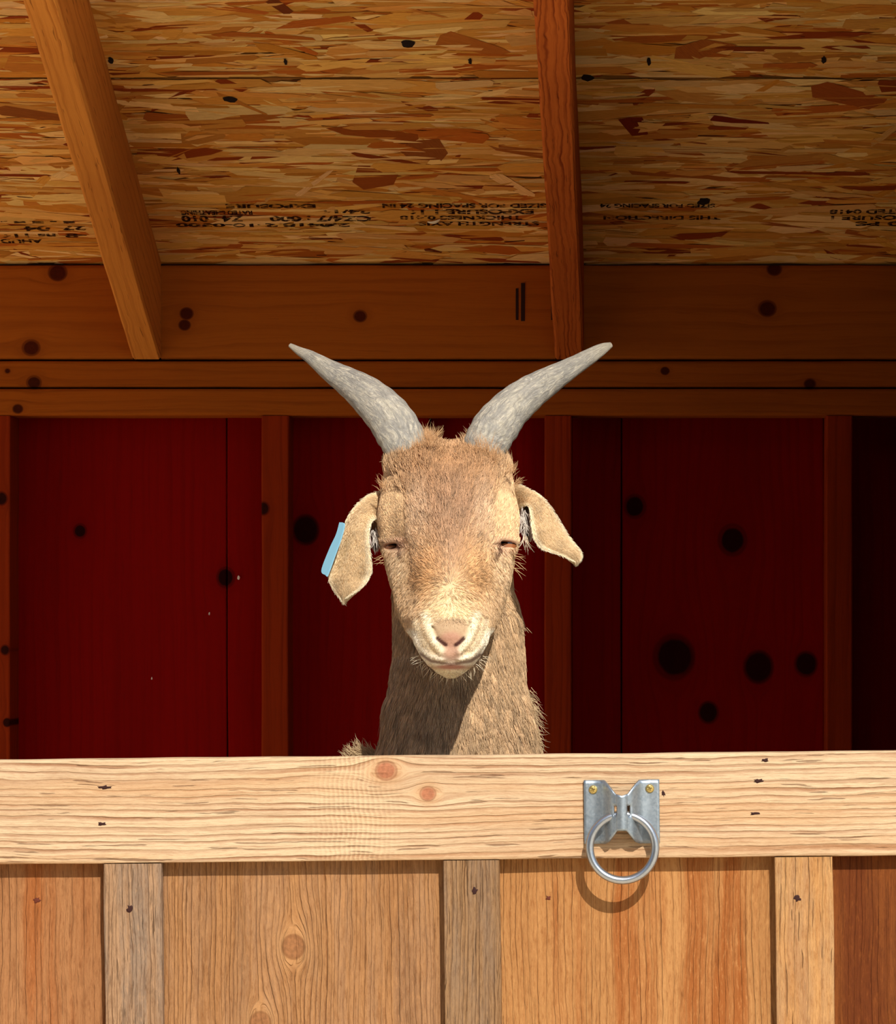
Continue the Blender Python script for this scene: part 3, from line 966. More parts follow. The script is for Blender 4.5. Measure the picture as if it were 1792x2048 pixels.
    for s in (-1, 1):
        # nostril: comma from the slit up along the wing
        h = carve(h, [UVW(901.5 + s * 40, 1246, 4.912), UVW(901.5 + s * 33, 1264, 4.902), UVW(901.5 + s * 27, 1276, 4.899), UVW(901.5 + s * 15, 1286, 4.897), UVW(901.5 + s * 4, 1295, 4.893)], [2.5, 3.5, 5.5, 5.5, 2.0], 3)
        h = carve(h, [UVW(901.5 + s * 29, 1274, 4.902), UVW(901.5 + s * 17, 1285, 4.898), UVW(901.5 + s * 9, 1291, 4.896)], [3.0, 4.6, 2.0], 2)
        h = carve(h, [UVW(901.5 + s * 27, 1276, 4.912), UVW(901.5 + s * 11, 1288, 4.910)], [5.0, 5.0], 2)
        # mouth line sweeping up the cheek
        h = carve(h, [UVW(902, 1329, 4.906), UVW(902 + s * 22, 1327, 4.908), UVW(902 + s * 42, 1318, 4.915), UVW(902 + s * 62, 1299, 4.928), UVW(902 + s * 75, 1268, 4.948)], [4.2, 4.2, 3.2, 2.4, 1.5], 4)
        # tear furrow from the inner corner of the eye
        e = -1 if s < 0 else 1
        px0 = 797 if s < 0 else 1000
        h = carve(h, [UVW(px0, 1093, 5.040), UVW(px0 - e * 7, 1103, 5.030), UVW(px0 - e * 14, 1116, 5.020)], [3.4, 2.8, 1.5], 6)
    h = carve(h, [UVW(902.5, 1296, 4.893), UVW(903, 1326, 4.899)], 1.8, 3)
    # slit between the lids
    for i, s in enumerate((-1, 1)):
        E = EYES[i]
        tilt = 0.16 * s
        du, dv, dw = u - E[0], v - (E[1] + 1), w - (E[2] - 24)
        cu = du * math.cos(tilt) + dv * math.sin(tilt)
        cv = -du * math.sin(tilt) + dv * math.cos(tilt)
        q = np.sqrt((cu / 19) ** 2 + (cv / 5.2) ** 2 + (dw / 30) ** 2)
        h = smax(h, -((q - 1) * 5.2), 2.5)
    f[hd] = smin(f[hd], h, 26)
    return f


def surface_nets(f, xs, ys, zs):
    s = f < 0
    cnt = np.zeros(tuple(n - 1 for n in f.shape), np.int8)
    for i in (0, 1):
        for j in (0, 1):
            for k in (0, 1):
                cnt += s[i:f.shape[0] - 1 + i, j:f.shape[1] - 1 + j, k:f.shape[2] - 1 + k]
    act = np.argwhere((cnt > 0) & (cnt < 8))
    idx = np.full(cnt.shape, -1, np.int32)
    idx[act[:, 0], act[:, 1], act[:, 2]] = np.arange(len(act))
    P = np.zeros((len(act), 3))
    C = np.zeros(len(act))
    corners = [(i, j, k) for i in (0, 1) for j in (0, 1) for k in (0, 1)]
    for a in corners:
        for ax in range(3):
            if a[ax] == 1:
                continue
            b_ = list(a)
            b_[ax] = 1
            ia, ib = act + np.array(a), act + np.array(b_)
            fa, fb = f[ia[:, 0], ia[:, 1], ia[:, 2]].astype(float), f[ib[:, 0], ib[:, 1], ib[:, 2]].astype(float)
            mk = (fa < 0) != (fb < 0)
            t = np.where(mk, fa / np.where(mk, fa - fb, 1), 0)
            pa = np.stack([xs[ia[:, 0]], ys[ia[:, 1]], zs[ia[:, 2]]], 1)
            pb = np.stack([xs[ib[:, 0]], ys[ib[:, 1]], zs[ib[:, 2]]], 1)
            P += np.where(mk[:, None], pa + (pb - pa) * t[:, None], 0)
            C += mk
    P /= C[:, None]
    quads = []
    for ax in range(3):
        sl0 = [slice(1, -1)] * 3
        sl1 = [slice(1, -1)] * 3
        sl0[ax] = slice(0, -1)
        sl1[ax] = slice(1, None)
        sa, sb = s[tuple(sl0)], s[tuple(sl1)]
        e = np.argwhere(sa != sb)
        flip = sa[e[:, 0], e[:, 1], e[:, 2]]
        off = np.ones(3, int)
        off[ax] = 0
        e = e + off
        o1, o2 = [i for i in range(3) if i != ax]
        d1, d2 = np.zeros(3, int), np.zeros(3, int)
        d1[o1], d2[o2] = 1, 1
        q = [e - d1 - d2, e - d2, e, e - d1]
        q = np.stack([idx[c[:, 0], c[:, 1], c[:, 2]] for c in q], 1)
        if ax == 1:
            flip = ~flip
        q[~flip] = q[~flip][:, ::-1]
        quads.append(q)
    Q = np.concatenate(quads)
    return P, Q[(Q >= 0).all(1)]


fld = body_field()
P3, Q3 = surface_nets(fld, gU, gV, gW)
del fld
# keep the largest island only is not needed: the field is connected. light smoothing
E2 = np.concatenate([Q3[:, [0, 1]], Q3[:, [1, 2]], Q3[:, [2, 3]], Q3[:, [3, 0]]])
for it in range(1):
    acc = np.zeros_like(P3)
    cn = np.zeros(len(P3))
    np.add.at(acc, E2[:, 0], P3[E2[:, 1]])
    np.add.at(acc, E2[:, 1], P3[E2[:, 0]])
    np.add.at(cn, E2[:, 0], 1)
    np.add.at(cn, E2[:, 1], 1)
    P3 = P3 * 0.5 + 0.5 * acc / np.maximum(cn, 1)[:, None]
PW = world_of(P3)
# image-like coordinates of each vertex, used to lay out the coat's patches and painted creases


def px_of(Pw):
    return CX + Pw[:, 0] * F / Pw[:, 1], CY - (Pw[:, 2] - ZC) * F / Pw[:, 1]


def sstep(x, a, b_):
    t = np.clip((x - a) / (b_ - a), 0, 1)
    return t * t * (3 - 2 * t)


def blob(px, py, cx, cy, rx, ry, soft=0.5):
    return 1 - sstep(np.sqrt(((px - cx) / rx) ** 2 + ((py - cy) / ry) ** 2), 1 - soft, 1 + soft)


def lin(*c):
    return np.array(srgb(*c)[:3])


def seg_d(px, py, pts):
    out = np.full(px.shape, 1e9)
    for (x0, y0), (x1, y1) in zip(pts[:-1], pts[1:]):
        t = np.clip(((px - x0) * (x1 - x0) + (py - y0) * (y1 - y0)) / ((x1 - x0) ** 2 + (y1 - y0) ** 2), 0, 1)
        out = np.minimum(out, np.hypot(px - x0 - t * (x1 - x0), py - y0 - t * (y1 - y0)))
    return out


def is_head(px, py, d):
    return np.where(py > 1228, (d < 5.055) & (py < 1362), (d < 5.15) & (px < 1030 + 12 * (py < 1110))) & (py < 1362)


COAT_GAIN = 0.88


def coat(Pw):
    """The goat's coat: tan, redder forehead and nose sides, pale brows, cream nose and muzzle, bare pinkish nose and lips, creases darkened as shade."""
    px, py = px_of(Pw)
    d = Pw[:, 1]
    c = np.tile(lin(192, 160, 122), (len(px), 1))

    def lay(mask, col):
        nonlocal c
        c = c + mask[:, None] * (col - c)
    hm = is_head(px, py, d) * 1.0
    ax = np.abs(px - 901)
    lay(hm, lin(208, 176, 136))
    lay(hm * blob(px, py, 898, 975, 112, 110), lin(178, 138, 100))
    lay(hm * 0.8 * blob(px, py, 900, 1060, 52, 95), lin(172, 136, 106))
    lay(hm * 0.5 * blob(ax, py, 62, 1060, 22, 80), lin(214, 184, 152))
    lay(hm * 0.7 * blob(ax, py, 52, 1150, 36, 70, 0.8), lin(200, 152, 100))
    lay(hm * 0.85 * blob(ax, py, 112, 1030, 30, 52, 0.4), lin(224, 190, 146))
    lay(hm * 0.7 * blob(ax, py, 106, 1130, 24, 40, 0.5), lin(218, 188, 150))
    lay(hm * 0.5 * blob(ax, py, 108, 1090, 22, 14, 0.5), lin(222, 178, 150))
    lay(hm * 0.6 * blob(ax, py, 80, 1215, 30, 50, 0.5), lin(204, 172, 134))
    lay(hm * 0.85 * blob(px, py, 904, 1222, 38, 44, 0.8), lin(230, 206, 162))
    fr = (d < 4.985) * hm
    lay(fr * 0.7 * blob(px, py, 902, 1275, 74, 44, 0.4) * sstep(py, 1215, 1255), lin(220, 198, 162))
    wing = np.minimum(seg_d(px, py, [(853, 1228), (861, 1262), (871, 1285), (884, 1303)]), seg_d(px, py, [(950, 1228), (942, 1262), (932, 1285), (919, 1303)]))
    lay(fr * 0.85 * (1 - sstep(wing, 3, 13)), lin(240, 226, 194))
    wing = np.minimum(seg_d(px, py, [(833, 1240), (840, 1275), (860, 1302)]), seg_d(px, py, [(970, 1240), (963, 1275), (943, 1302)]))
    lay(fr * 0.6 * (1 - sstep(wing, 3, 10)), lin(234, 216, 182))
    lip = seg_d(px, py, [(822, 1268), (834, 1300), (858, 1320), (902, 1326), (946, 1320), (970, 1300), (982, 1268)])
    lay(hm * (d < 5.0) * 0.8 * (1 - sstep(lip, 6, 18)), lin(244, 234, 212))
    lay(fr * sstep(py, 1336, 1342), lin(248, 232, 200))
    nose = blob(px, py, 901.5, 1258, 37, 26, 0.25) * (py > 1234)
    lay(hm * nose * 0.95, lin(172, 144, 112))
    lay(hm * blob(px, py, 902, 1280, 24, 16, 0.4) * 0.9, lin(172, 128, 106))
    lay(hm * blob(px, py, 903, 1307, 18, 17, 0.5) * 0.8, lin(174, 130, 110))
    lay(hm * blob(px, py, 903, 1334, 30, 4.5, 0.4), lin(188, 136, 116))
    # dark lid rims; shade painted into nostrils, mouth line and tear furrows
    nl = np.minimum(seg_d(px, py, [(875, 1277), (886, 1286), (892, 1290)]), seg_d(px, py, [(927, 1277), (916, 1287), (911, 1290)]))
    lay(hm * (1 - sstep(nl, 2.5, 5.5)) * 0.95, lin(52, 14, 10))
    ml = seg_d(px, py, [(842, 1308), (862, 1322), (902, 1329), (942, 1322), (962, 1308)])
    lay(hm * (d < 4.96) * (1 - sstep(ml, 1.5, 4.5)) * 0.75, lin(104, 62, 46))
    el = np.minimum(np.hypot((px - 783) / 19, (py - 1092) / 7), np.hypot((px - 1015) / 18, (py - 1087) / 7))
    lay(hm * (1 - sstep(el, 0.8, 1.35)) * 0.85, lin(112, 64, 46))
    tf = np.minimum(seg_d(px, py, [(792, 1092), (800, 1098), (805, 1107)]), seg_d(px, py, [(1004, 1087), (996, 1094), (987, 1108)]))
    lay(hm * (1 - sstep(tf, 1.5, 4.5)) * 0.85, lin(88, 54, 40))
    return np.clip(c * COAT_GAIN, 0, 0.92)


sk = NB('goat_skin')
_c = sk.attr('coat')[0]
_o = sk.obj()
_n = sk.noise(_o, 350.0, 5.0, 0.65)
sk.set(Base_Color=sk.mix(sk.m_('MULTIPLY', sk.step(_n, 0.4, 0.7), 0.35), _c, sk.mix(1.0, _c, (0.66, 0.56, 0.46, 1), 'MULTIPLY')), Roughness=0.75, Specular_IOR_Level=0.15)
sk.bump(_n, 0.5, 0.0012)
M['skin'] = sk.m

ORI = np.array([CHEST[0] + DIRB[0] * 0.3, CHEST[1] + DIRB[1] * 0.3, 0.0])
goat = mesh_obj('goat', [(0, 0, 0)], [], M['skin'])
me = bpy.data.meshes.new('goat')
me.vertices.add(len(PW))
me.vertices.foreach_set('co', (PW - ORI).astype(np.float32).ravel())
me.loops.add(Q3.size)
me.loops.foreach_set('vertex_index', Q3.astype(np.int32).ravel())
me.polygons.add(len(Q3))
me.polygons.foreach_set('loop_start', np.arange(0, Q3.size, 4, dtype=np.int32))
me.polygons.foreach_set('loop_total', np.full(len(Q3), 4, np.int32))
me.polygons.foreach_set('use_smooth', np.ones(len(Q3), bool))
me.update(calc_edges=True)
me.validate()
me.materials.append(M['skin'])
at = me.attributes.new('coat', 'FLOAT_COLOR', 'POINT')
at.data.foreach_set('color', np.concatenate([coat(PW), np.ones((len(PW), 1))], 1).astype(np.float32).ravel())
goat.data = me
goat.location = ORI
tag(goat, 'tan goat with pale grey horns and a blue ear tag looking over the half door', 'goat')


def gpart(name, Pw, faces, mat, parent=None, smooth=True):
    o = mesh_obj(name, np.asarray(Pw) - ORI, faces, mat, parent or goat, smooth)
    return o


def catmull(pts, n):
    pts = np.asarray(pts, float)
    P = np.vstack([2 * pts[0] - pts[1], pts, 2 * pts[-1] - pts[-2]])
    out = []
    seg = len(pts) - 1
    for i in range(n):
        t = i / (n - 1) * seg
        k = min(int(t), seg - 1)
        t -= k
        p0, p1, p2, p3 = P[k], P[k + 1], P[k + 2], P[k + 3]
        out.append(0.5 * (2 * p1 + (p2 - p0) * t + (2 * p0 - 5 * p1 + 4 * p2 - p3) * t * t + (3 * p1 - p0 - 3 * p2 + p3) * t ** 3))
    return np.array(out)


# horns
hn = NB('horn')
_o = hn.obj()
_a = hn.noise(_o, 45.0, 6.0, 0.7)
_u = hn.xyz(hn.uv())
_rid = hn.noise(hn.vec(hn.m_('MULTIPLY', _u[0], 34.0), hn.m_('MULTIPLY', _u[1], 5.0), 0.0), 1.0, 4.0, 0.6)
_fl = hn.noise(hn.vec(hn.m_('MULTIPLY', _u[0], 14.0), hn.m_('MULTIPLY', _u[1], 24.0), 3.0), 1.0, 6.0, 0.75, 1.6)
_c = hn.ramp(_a, [(0.25, srgb(150, 146, 138)), (0.5, srgb(182, 176, 164)), (0.75, srgb(212, 202, 180))])
_c = hn.mix(hn.m_('MULTIPLY', hn.step(_fl, 0.48, 0.62), 0.7), _c, srgb(242, 230, 204))
_c = hn.mix(hn.m_('MULTIPLY', hn.step(_fl, 0.43, 0.32), 0.45), _c, srgb(118, 112, 104))
_c = hn.mix(hn.m_('MULTIPLY', hn.step(hn.noise(_o, 120.0, 4.0, 0.7), 0.58, 0.7), 0.35), _c, srgb(150, 138, 120))
_c = hn.mix(hn.m_('MULTIPLY', hn.step(_u[0], 0.72, 1.0), 0.75), _c, srgb(228, 214, 186))
hn.set(Base_Color=hn.mix(1.0, _c, (0.58, 0.59, 0.60, 1), 'MULTIPLY'), Roughness=0.6, Specular_IOR_Level=0.3)
hn.bump(hn.m_('ADD', hn.m_('MULTIPLY', _rid, 0.7), _fl), 1.0, 0.003)
M['horn'] = hn.m
horn_keys = {
    -1: [(826, 955, 40, 5.10), (815, 906, 44, 5.098), (800, 868, 47, 5.104), (774, 830, 45, 5.118), (738, 794, 39, 5.138), (698, 765, 30, 5.158), (661, 742, 22, 5.172), (622, 715, 13.5, 5.186), (600, 703, 9, 5.193), (580, 690.5, 4.5, 5.2)],
    1: [(960, 955, 40, 5.10), (967, 906, 43, 5.098), (977, 878, 46, 5.102), (995, 849, 45, 5.110), (1021, 818, 41, 5.124), (1056, 789, 36, 5.140), (1090, 766, 30, 5.155), (1131, 742, 22.5, 5.170), (1171, 718, 17, 5.186), (1203, 699, 12, 5.198), (1222, 689.5, 5.5, 5.205)]}
for s, keys in horn_keys.items():
    n, m_ = 90, 28
    cc = catmull(keys, n)
    cen = np.array([world_of(UVW(p[0], p[1], p[3])) for p in cc])
    V, uvs, Fc = [], [], []
    for i in range(n):
        tan = cen[min(n - 1, i + 1)] - cen[max(0, i - 1)]
        tan /= np.linalg.norm(tan)
        dep = np.array([0, 1.0, 0]) - tan * tan[1]
        dep /= np.linalg.norm(dep)
        sid = np.cross(tan, dep)
        u = i / (n - 1)
        r = cc[i, 2] * cc[i, 3] / F
        for k in range(m_):
            t = 2 * math.pi * k / m_
            bumpy = 1 + (1 - u) * 0.022 * math.sin(u * 95 + 2.0 * math.sin(t + s)) + 0.05 * mnoise.noise(Vector((u * 14, math.cos(t) * 1.3 + s * 9, math.sin(t) * 1.3))) * (1 - 0.5 * u)
            # keel along the front-inner edge
            V.append(cen[i] + sid * (r * bumpy * math.cos(t)) + dep * (r * 0.86 * bumpy * math.sin(t)))
            uvs.append((u, k / m_))
    V.append(cen[-1] + (cen[-1] - cen[-2]) * 1.0)
    uvs.append((1, 0))
    for i in range(n - 1):
        for k in range(m_):
            a, b_ = i * m_ + k, i * m_ + (k + 1) % m_
            Fc.append((a, b_, b_ + m_, a + m_))
    for k in range(m_):
        Fc.append(((n - 1) * m_ + k, (n - 1) * m_ + (k + 1) % m_, len(V) - 1))
    o = gpart('horn', V, Fc, M['horn'])
    ul = o.data.uv_layers.new(name='UVMap')
    lv = np.empty(len(o.data.loops), np.int32)
    o.data.loops.foreach_get('vertex_index', lv)
    ul.data.foreach_set('uv', np.array(uvs, np.float32)[lv].ravel())
    bm = bmesh.new(); bm.from_mesh(o.data); bmesh.ops.recalc_face_normals(bm, faces=bm.faces); bm.to_mesh(o.data); bm.free()
    o['label'] = 'rough pale grey horn, cream at the tip'

# ears: rows from root to tip, (outer edge px,py,depth) (inner edge px,py,depth), bulge towards the front
em = NB('ear_skin')
_o = em.obj()
_n = em.noise(_o, 75.0, 6.0, 0.72)
_c = em.ramp(_n, [(0.34, srgb(180, 140, 92)), (0.5, srgb(208, 172, 124)), (0.64, srgb(228, 200, 156))])
_r = em.attr('rim')[2]
_c = em.mix(em.m_('MULTIPLY', _r, 0.8), _c, srgb(240, 222, 182))
em.set(Base_Color=em.mix(1.0, _c, (0.75, 0.75, 0.75, 1), 'MULTIPLY'), Roughness=0.8, Specular_IOR_Level=0.15)
em.bump(_n, 0.35, 0.001)
M['ear'] = em.m
M['ear_in'] = plain('ear_inner_skin', srgb(198, 176, 168), 0.8, var=0.35, scale=250, bump=0.3)
ear_rows = {
    -1: [((780, 972, 5.125), (776, 1064, 5.10), -0.004), ((757, 984, 5.12), (760, 1050, 5.085), 0.004), ((731, 997, 5.11), (751, 1040, 5.075), 0.008), ((707, 1022, 5.10), (743, 1050, 5.068), 0.011), ((690, 1055, 5.095), (739, 1078, 5.066), 0.012),
         ((677, 1100, 5.092), (742, 1110, 5.066), 0.012), ((664, 1138, 5.09), (745, 1134, 5.068), 0.011), ((660, 1158, 5.088), (741, 1153, 5.07), 0.009), ((668, 1178, 5.086), (727, 1175, 5.07), 0.006), ((679, 1192, 5.084), (706, 1190, 5.074), 0.003), ((687, 1204, 5.082), (691, 1202, 5.08), 0.0)],
    1: [((1012, 962, 5.125), (1018, 1046, 5.11), -0.004), ((1030, 968, 5.12), (1040, 1020, 5.095), 0.002), ((1050, 977, 5.112), (1052, 1012, 5.082), 0.006), ((1074, 990, 5.104), (1059, 1018, 5.074), 0.010), ((1096, 1010, 5.098), (1063, 1045, 5.07), 0.012),
        ((1115, 1039, 5.095), (1067, 1074, 5.068), 0.012), ((1131, 1065, 5.094), (1078, 1094, 5.07), 0.010), ((1147, 1088, 5.094), (1098, 1103, 5.074), 0.008), ((1159, 1103, 5.094), (1124, 1112, 5.08), 0.005), ((1161, 1116, 5.094), (1140, 1121, 5.086), 0.002), ((1154, 1126, 5.094), (1149, 1126, 5.092), 0.0)]}
ears = {}
ear_grid = {}
for s, rows in ear_rows.items():
    n, m_ = 46, 25
    A = catmull([world_of(UVW(*r[0])) for r in rows], n)
    B = catmull([world_of(UVW(*r[1])) for r in rows], n)
    bl = catmull([(r[2], 0, 0) for r in rows], n)[:, 0]
    V, Fc, rim = [], [], []
    for i in range(n):
        for k in range(m_):
            t = k / (m_ - 1)
            p = A[i] * (1 - t) + B[i] * t
            arch = 4 * t * (1 - t)
            p = p + np.array([0, -1, 0]) * bl[i] * arch
            # inner edge rolls forward into a soft rim, one vein-like ridge runs down the middle
            e = math.exp(-((t - 1) / 0.10) ** 2) + 0.5 * math.exp(-(t / 0.08) ** 2)
            p = p + np.array([0, -1, 0]) * (0.0035 * e * min(1, i / 12) + 0.0012 * math.exp(-((t - 0.35) / 0.06) ** 2) * (i / n))
            V.append(p)
            endk = math.exp(-((n - 1 - i) / 4.0) ** 2)
            rim.append(min(1, e + endk))
    for i in range(n - 1):
        for k in range(m_ - 1):
            a = i * m_ + k
            Fc.append((a, a + 1, a + m_ + 1, a + m_))
    o = gpart('ear', V, Fc, M['ear'])
    at = o.data.attributes.new('rim', 'FLOAT', 'POINT')
    at.data.foreach_set('value', np.array(rim, np.float32))
    md = o.modifiers.new('thickness', 'SOLIDIFY')
    md.thickness = 0.0042
    md.offset = 0
    sb = o.modifiers.new('smooth', 'SUBSURF')
    sb.levels = sb.render_levels = 1
    ears[s] = o
    ear_grid[s] = np.array(V).reshape(n, m_, 3)
ears[-1]['label'] = 'drooping ear carrying the blue tag'
# cup of the inner ear, seen between head and ear flap
for s, cup in ((1, [(1044, 1006, 1062, 1006), (1040, 1022, 1062, 1022), (1038, 1048, 1064, 1050), (1042, 1068, 1066, 1072), (1050, 1082, 1062, 1084)]),
               (-1, [(735, 1040, 768, 1040), (736, 1060, 766, 1058), (738, 1080, 764, 1078), (743, 1096, 760, 1094), (748, 1104, 756, 1103)])):
    V, Fc = [], []
    for (x0, y0, x1, y1) in cup:
        for k in range(9):
            t = k / 8
            px = x0 + (x1 - x0) * t
            V.append(world_of(UVW(px, y0 + (y1 - y0) * t, 5.092 + 0.026 * 4 * t * (1 - t))))
    for i in range(len(cup) - 1):
        for k in range(8):
            a = i * 9 + k
            Fc.append((a, a + 1, a + 10, a + 9))
    o = gpart('inner_ear', V, Fc, M['ear_in'], ears[s])
    md = o.modifiers.new('thickness', 'SOLIDIFY')
    md.thickness = 0.002

# blue ear tag: a moulded plastic flag seen almost edge-on
tp = NB('blue_plastic')
tp.set(Base_Color=srgb(128, 182, 204), Roughness=0.4, Specular_IOR_Level=0.4)
M['tag'] = tp.m
tl = [(681, 1045.5), (674, 1070), (661, 1098), (645, 1141), (653, 1151), (657, 1150), (671, 1112), (684, 1076), (690, 1049)]
front_d = [5.066 + (690 - (y - 1047) * 0.33 - x) * 0.0009 for x, y in tl]
ring_pts = catmull([world_of(UVW(x, y, d)) for (x, y), d in zip(tl + tl[:1], front_d + front_d[:1])], 60)[:-1]
nr = len(ring_pts)
nrm = np.array([-0.55, 0.6, 0.25])
nrm /= np.linalg.norm(nrm)
V = list(ring_pts) + [p + nrm * 0.0022 for p in ring_pts]
cmid = ring_pts.mean(0)
V += [cmid, cmid + nrm * 0.0022]
Fc = []
for k in range(nr):
    k2 = (k + 1) % nr
    Fc += [(k, k2, nr + k2, nr + k), (2 * nr, k2, k), (2 * nr + 1, nr + k, nr + k2)]
o = gpart('ear_tag', V, Fc, M['tag'], ears[-1], smooth=False)
o['label'] = 'pale blue plastic ear tag'

# eyes
ey = NB('goat_eye')
_o = ey.obj()
_x = ey.xyz(_o)
ey.set(Base_Color=ey.ramp(ey.m_('ABSOLUTE', _x[2]), [(0.0, srgb(20, 8, 4)), (0.18, srgb(30, 10, 4)), (0.26, srgb(140, 84, 50)), (0.9, srgb(164, 108, 72))]), Roughness=0.12, Specular_IOR_Level=0.5)
M['eye'] = ey.m
for i, s in enumerate((-1, 1)):
    bm = bmesh.new()
    bmesh.ops.create_uvsphere(bm, u_segments=32, v_segments=20, radius=1.0)
    me = bpy.data.meshes.new('eyeball')
    bm.to_mesh(me)
    bm.free()
    me.materials.append(M['eye'])
    me.polygons.foreach_set('use_smooth', [True] * len(me.polygons))
    e = link(bpy.data.objects.new('eyeball', me), goat)
    e.scale = (21 * K,) * 3
    e.location = Vector(world_of(EYES[i]) - ORI) + Vector((0, 0.001, 0.0))
    e.rotation_euler = (math.radians(-14), 0, 0)
    e['label'] = 'amber eye half closed against the sun'

# hooves
M['hoof'] = plain('hoof_horn', srgb(60, 46, 36), 0.5, var=0.4, scale=120)
for (al, fr) in ((0.055, True), (0.607, False)):
    for s in (-1, 1):
        c0 = CHEST + DIRB * al + SIDE * s * (0.083 if fr else 0.088)
        V, Fc = [], []
        for t in (-1, 1):
            b0 = len(V)
            for (z, fw, bk, wd) in ((0.0, 0.034, 0.026, 0.019), (0.02, 0.030, 0.024, 0.018), (0.05, 0.018, 0.020, 0.015), (0.058, 0.012, 0.014, 0.010)):
                for k in range(12):
                    a = 2 * math.pi * k / 12
                    f_ = math.cos(a)
                    p = c0 + SIDE * (t * 0.0155 + math.sin(a) * wd * (1 - 0.35 * max(0, f_))) - DIRB * ((fw if f_ > 0 else bk) * f_)
                    V.append((p[0], p[1], z))
            for r in range(3):
                for k in range(12):
                    a, b_ = b0 + r * 12 + k, b0 + r * 12 + (k + 1) % 12
                    Fc.append((a, b_, b_ + 12, a + 12))
            Fc += [tuple(b0 + k for k in range(12))[::-1], tuple(b0 + 36 + k for k in range(12))]
        gpart('hoof', V, Fc, M['hoof'])

# ------------------------------------------------------------------ fur
fu = NB('fur_hair')
fu.set(Base_Color=fu.attr('coat')[0], Roughness=0.55, Specular_IOR_Level=0.2)
_tr = fu.t.nodes.new('ShaderNodeBsdfTranslucent')
fu.t.links.new(fu.attr('coat')[0], _tr.inputs[0])
_mx = fu.t.nodes.new('ShaderNodeMixShader')
_mx.inputs[0].default_value = 0.15
fu.t.links.new(fu.b.outputs[0], _mx.inputs[1])
fu.t.links.new(_tr.outputs[0], _mx.inputs[2])
fu.t.links.new(_mx.outputs[0], fu.out.inputs[0])
M['fur'] = fu.m


def make_hair(name, roots, dirs, normals, length, lift, rad, col, parent, npt=5, curl=0.15, seed=0, cells=None, pull=0.75):
    r = np.random.default_rng(seed)
    n = len(roots)
    t = dirs + r.normal(0, curl, dirs.shape)
    t -= normals * np.sum(t * normals, 1, keepdims=True)
    t /= np.linalg.norm(t, axis=1, keepdims=True) + 1e-9
    ss = np.linspace(0, 1, npt)
    pts = np.empty((n, npt, 3))
    side = np.cross(t, normals)
    bend = r.normal(0, 0.22, n)
    for j, s in enumerate(ss):
        hgt = lift * (s - 0.45 * s * s)
        pts[:, j] = roots + length[:, None] * (t * s + normals * hgt[:, None] + side * (bend * s * s)[:, None])
    if cells is not None:                       # strands of one lock lean together towards its tip
        key = np.floor(roots / cells).astype(np.int64)
        key = (key[:, 0] * 73856093) ^ (key[:, 1] * 19349663) ^ (key[:, 2] * 83492791)
        _, inv = np.unique(key, return_inverse=True)
        cnt = np.bincount(inv).astype(float)
        for j, s in enumerate(ss):
            mean = np.stack([np.bincount(inv, pts[:, j, q]) / cnt for q in range(3)], 1)
            pts[:, j] += (mean[inv] - pts[:, j]) * (pull * s ** 1.2)
        tone = np.clip(1 + r.normal(0, 0.17, len(cnt)), 0.6, 1.45)
        col = np.clip(col * tone[inv][:, None], 0.01, 0.95)
    pts[:, 0] -= normals * 0.0006
    cv = bpy.data.hair_curves.new(name)
    cv.add_curves([npt] * n)
    cv.attributes['position'].data.foreach_set('vector', (pts - ORI).astype(np.float32).ravel())
    ra = cv.attributes.get('radius') or cv.attributes.new('radius', 'FLOAT', 'POINT')
    prof = np.array([1.0, 0.95, 0.8, 0.55, 0.12])[:npt] if npt == 5 else np.linspace(1, 0.1, npt)
    ra.data.foreach_set('value', (rad[:, None] * prof[None, :]).astype(np.float32).ravel())
    ca = cv.attributes.new('coat', 'FLOAT_COLOR', 'CURVE')
    ca.data.foreach_set('color', np.concatenate([col, np.ones((n, 1))], 1).astype(np.float32).ravel())
    cv.materials.append(M['fur'])
    return tag(link(bpy.data.objects.new(name, cv), parent), kind='stuff')


tri = np.concatenate([Q3[:, [0, 1, 2]], Q3[:, [0, 2, 3]]])
T0, T1, T2 = PW[tri[:, 0]], PW[tri[:, 1]], PW[tri[:, 2]]
cr_ = np.cross(T1 - T0, T2 - T0)
area = np.linalg.norm(cr_, axis=1) / 2
# vertex normals for smooth strand direction
vn = np.zeros_like(PW)
for k in range(3):
    np.add.at(vn, tri[:, k], cr_)
vn /= np.linalg.norm(vn, axis=1, keepdims=True) + 1e-12
cen = (T0 + T1 + T2) / 3
tx, ty = px_of(cen)
dens = np.where(ty < 1530, np.where(cen[:, 1] < 5.13, 52e4, 34e4), np.where(ty < 1720, 16e4, 3.2e4))
dens = np.where((ty < 1530) & (cen[:, 1] > 5.30), 12e4, dens)
dens = np.where((ty < 1380) & (ty > 1225) & (cen[:, 1] < 5.0), 90e4, dens)
fn = cr_ / (np.linalg.norm(cr_, axis=1, keepdims=True) + 1e-12)
dens = dens * np.where((ty < 1530) & (fn[:, 1] > 0.5), 0.25, 1.0)
cum = np.cumsum(area * dens)
NS = int(cum[-1])
ti = np.searchsorted(cum, rng.uniform(0, cum[-1], NS))
ti = np.minimum(ti, len(tri) - 1)
b1, b2 = rng.random(NS), rng.random(NS)
fl_ = b1 + b2 > 1
b1[fl_], b2[fl_] = 1 - b1[fl_], 1 - b2[fl_]
w0 = 1 - b1 - b2
RP = T0[ti] * w0[:, None] + T1[ti] * b1[:, None] + T2[ti] * b2[:, None]
RN = vn[tri[ti, 0]] * w0[:, None] + vn[tri[ti, 1]] * b1[:, None] + vn[tri[ti, 2]] * b2[:, None]
RN /= np.linalg.norm(RN, axis=1, keepdims=True) + 1e-12
px, py = px_of(RP)
dd = RP[:, 1]
head = is_head(px, py, dd)
neck = ~head & (py < 1700) & (dd < 5.34)
ln = np.full(NS, 0.020)
lift = np.full(NS, 0.28)
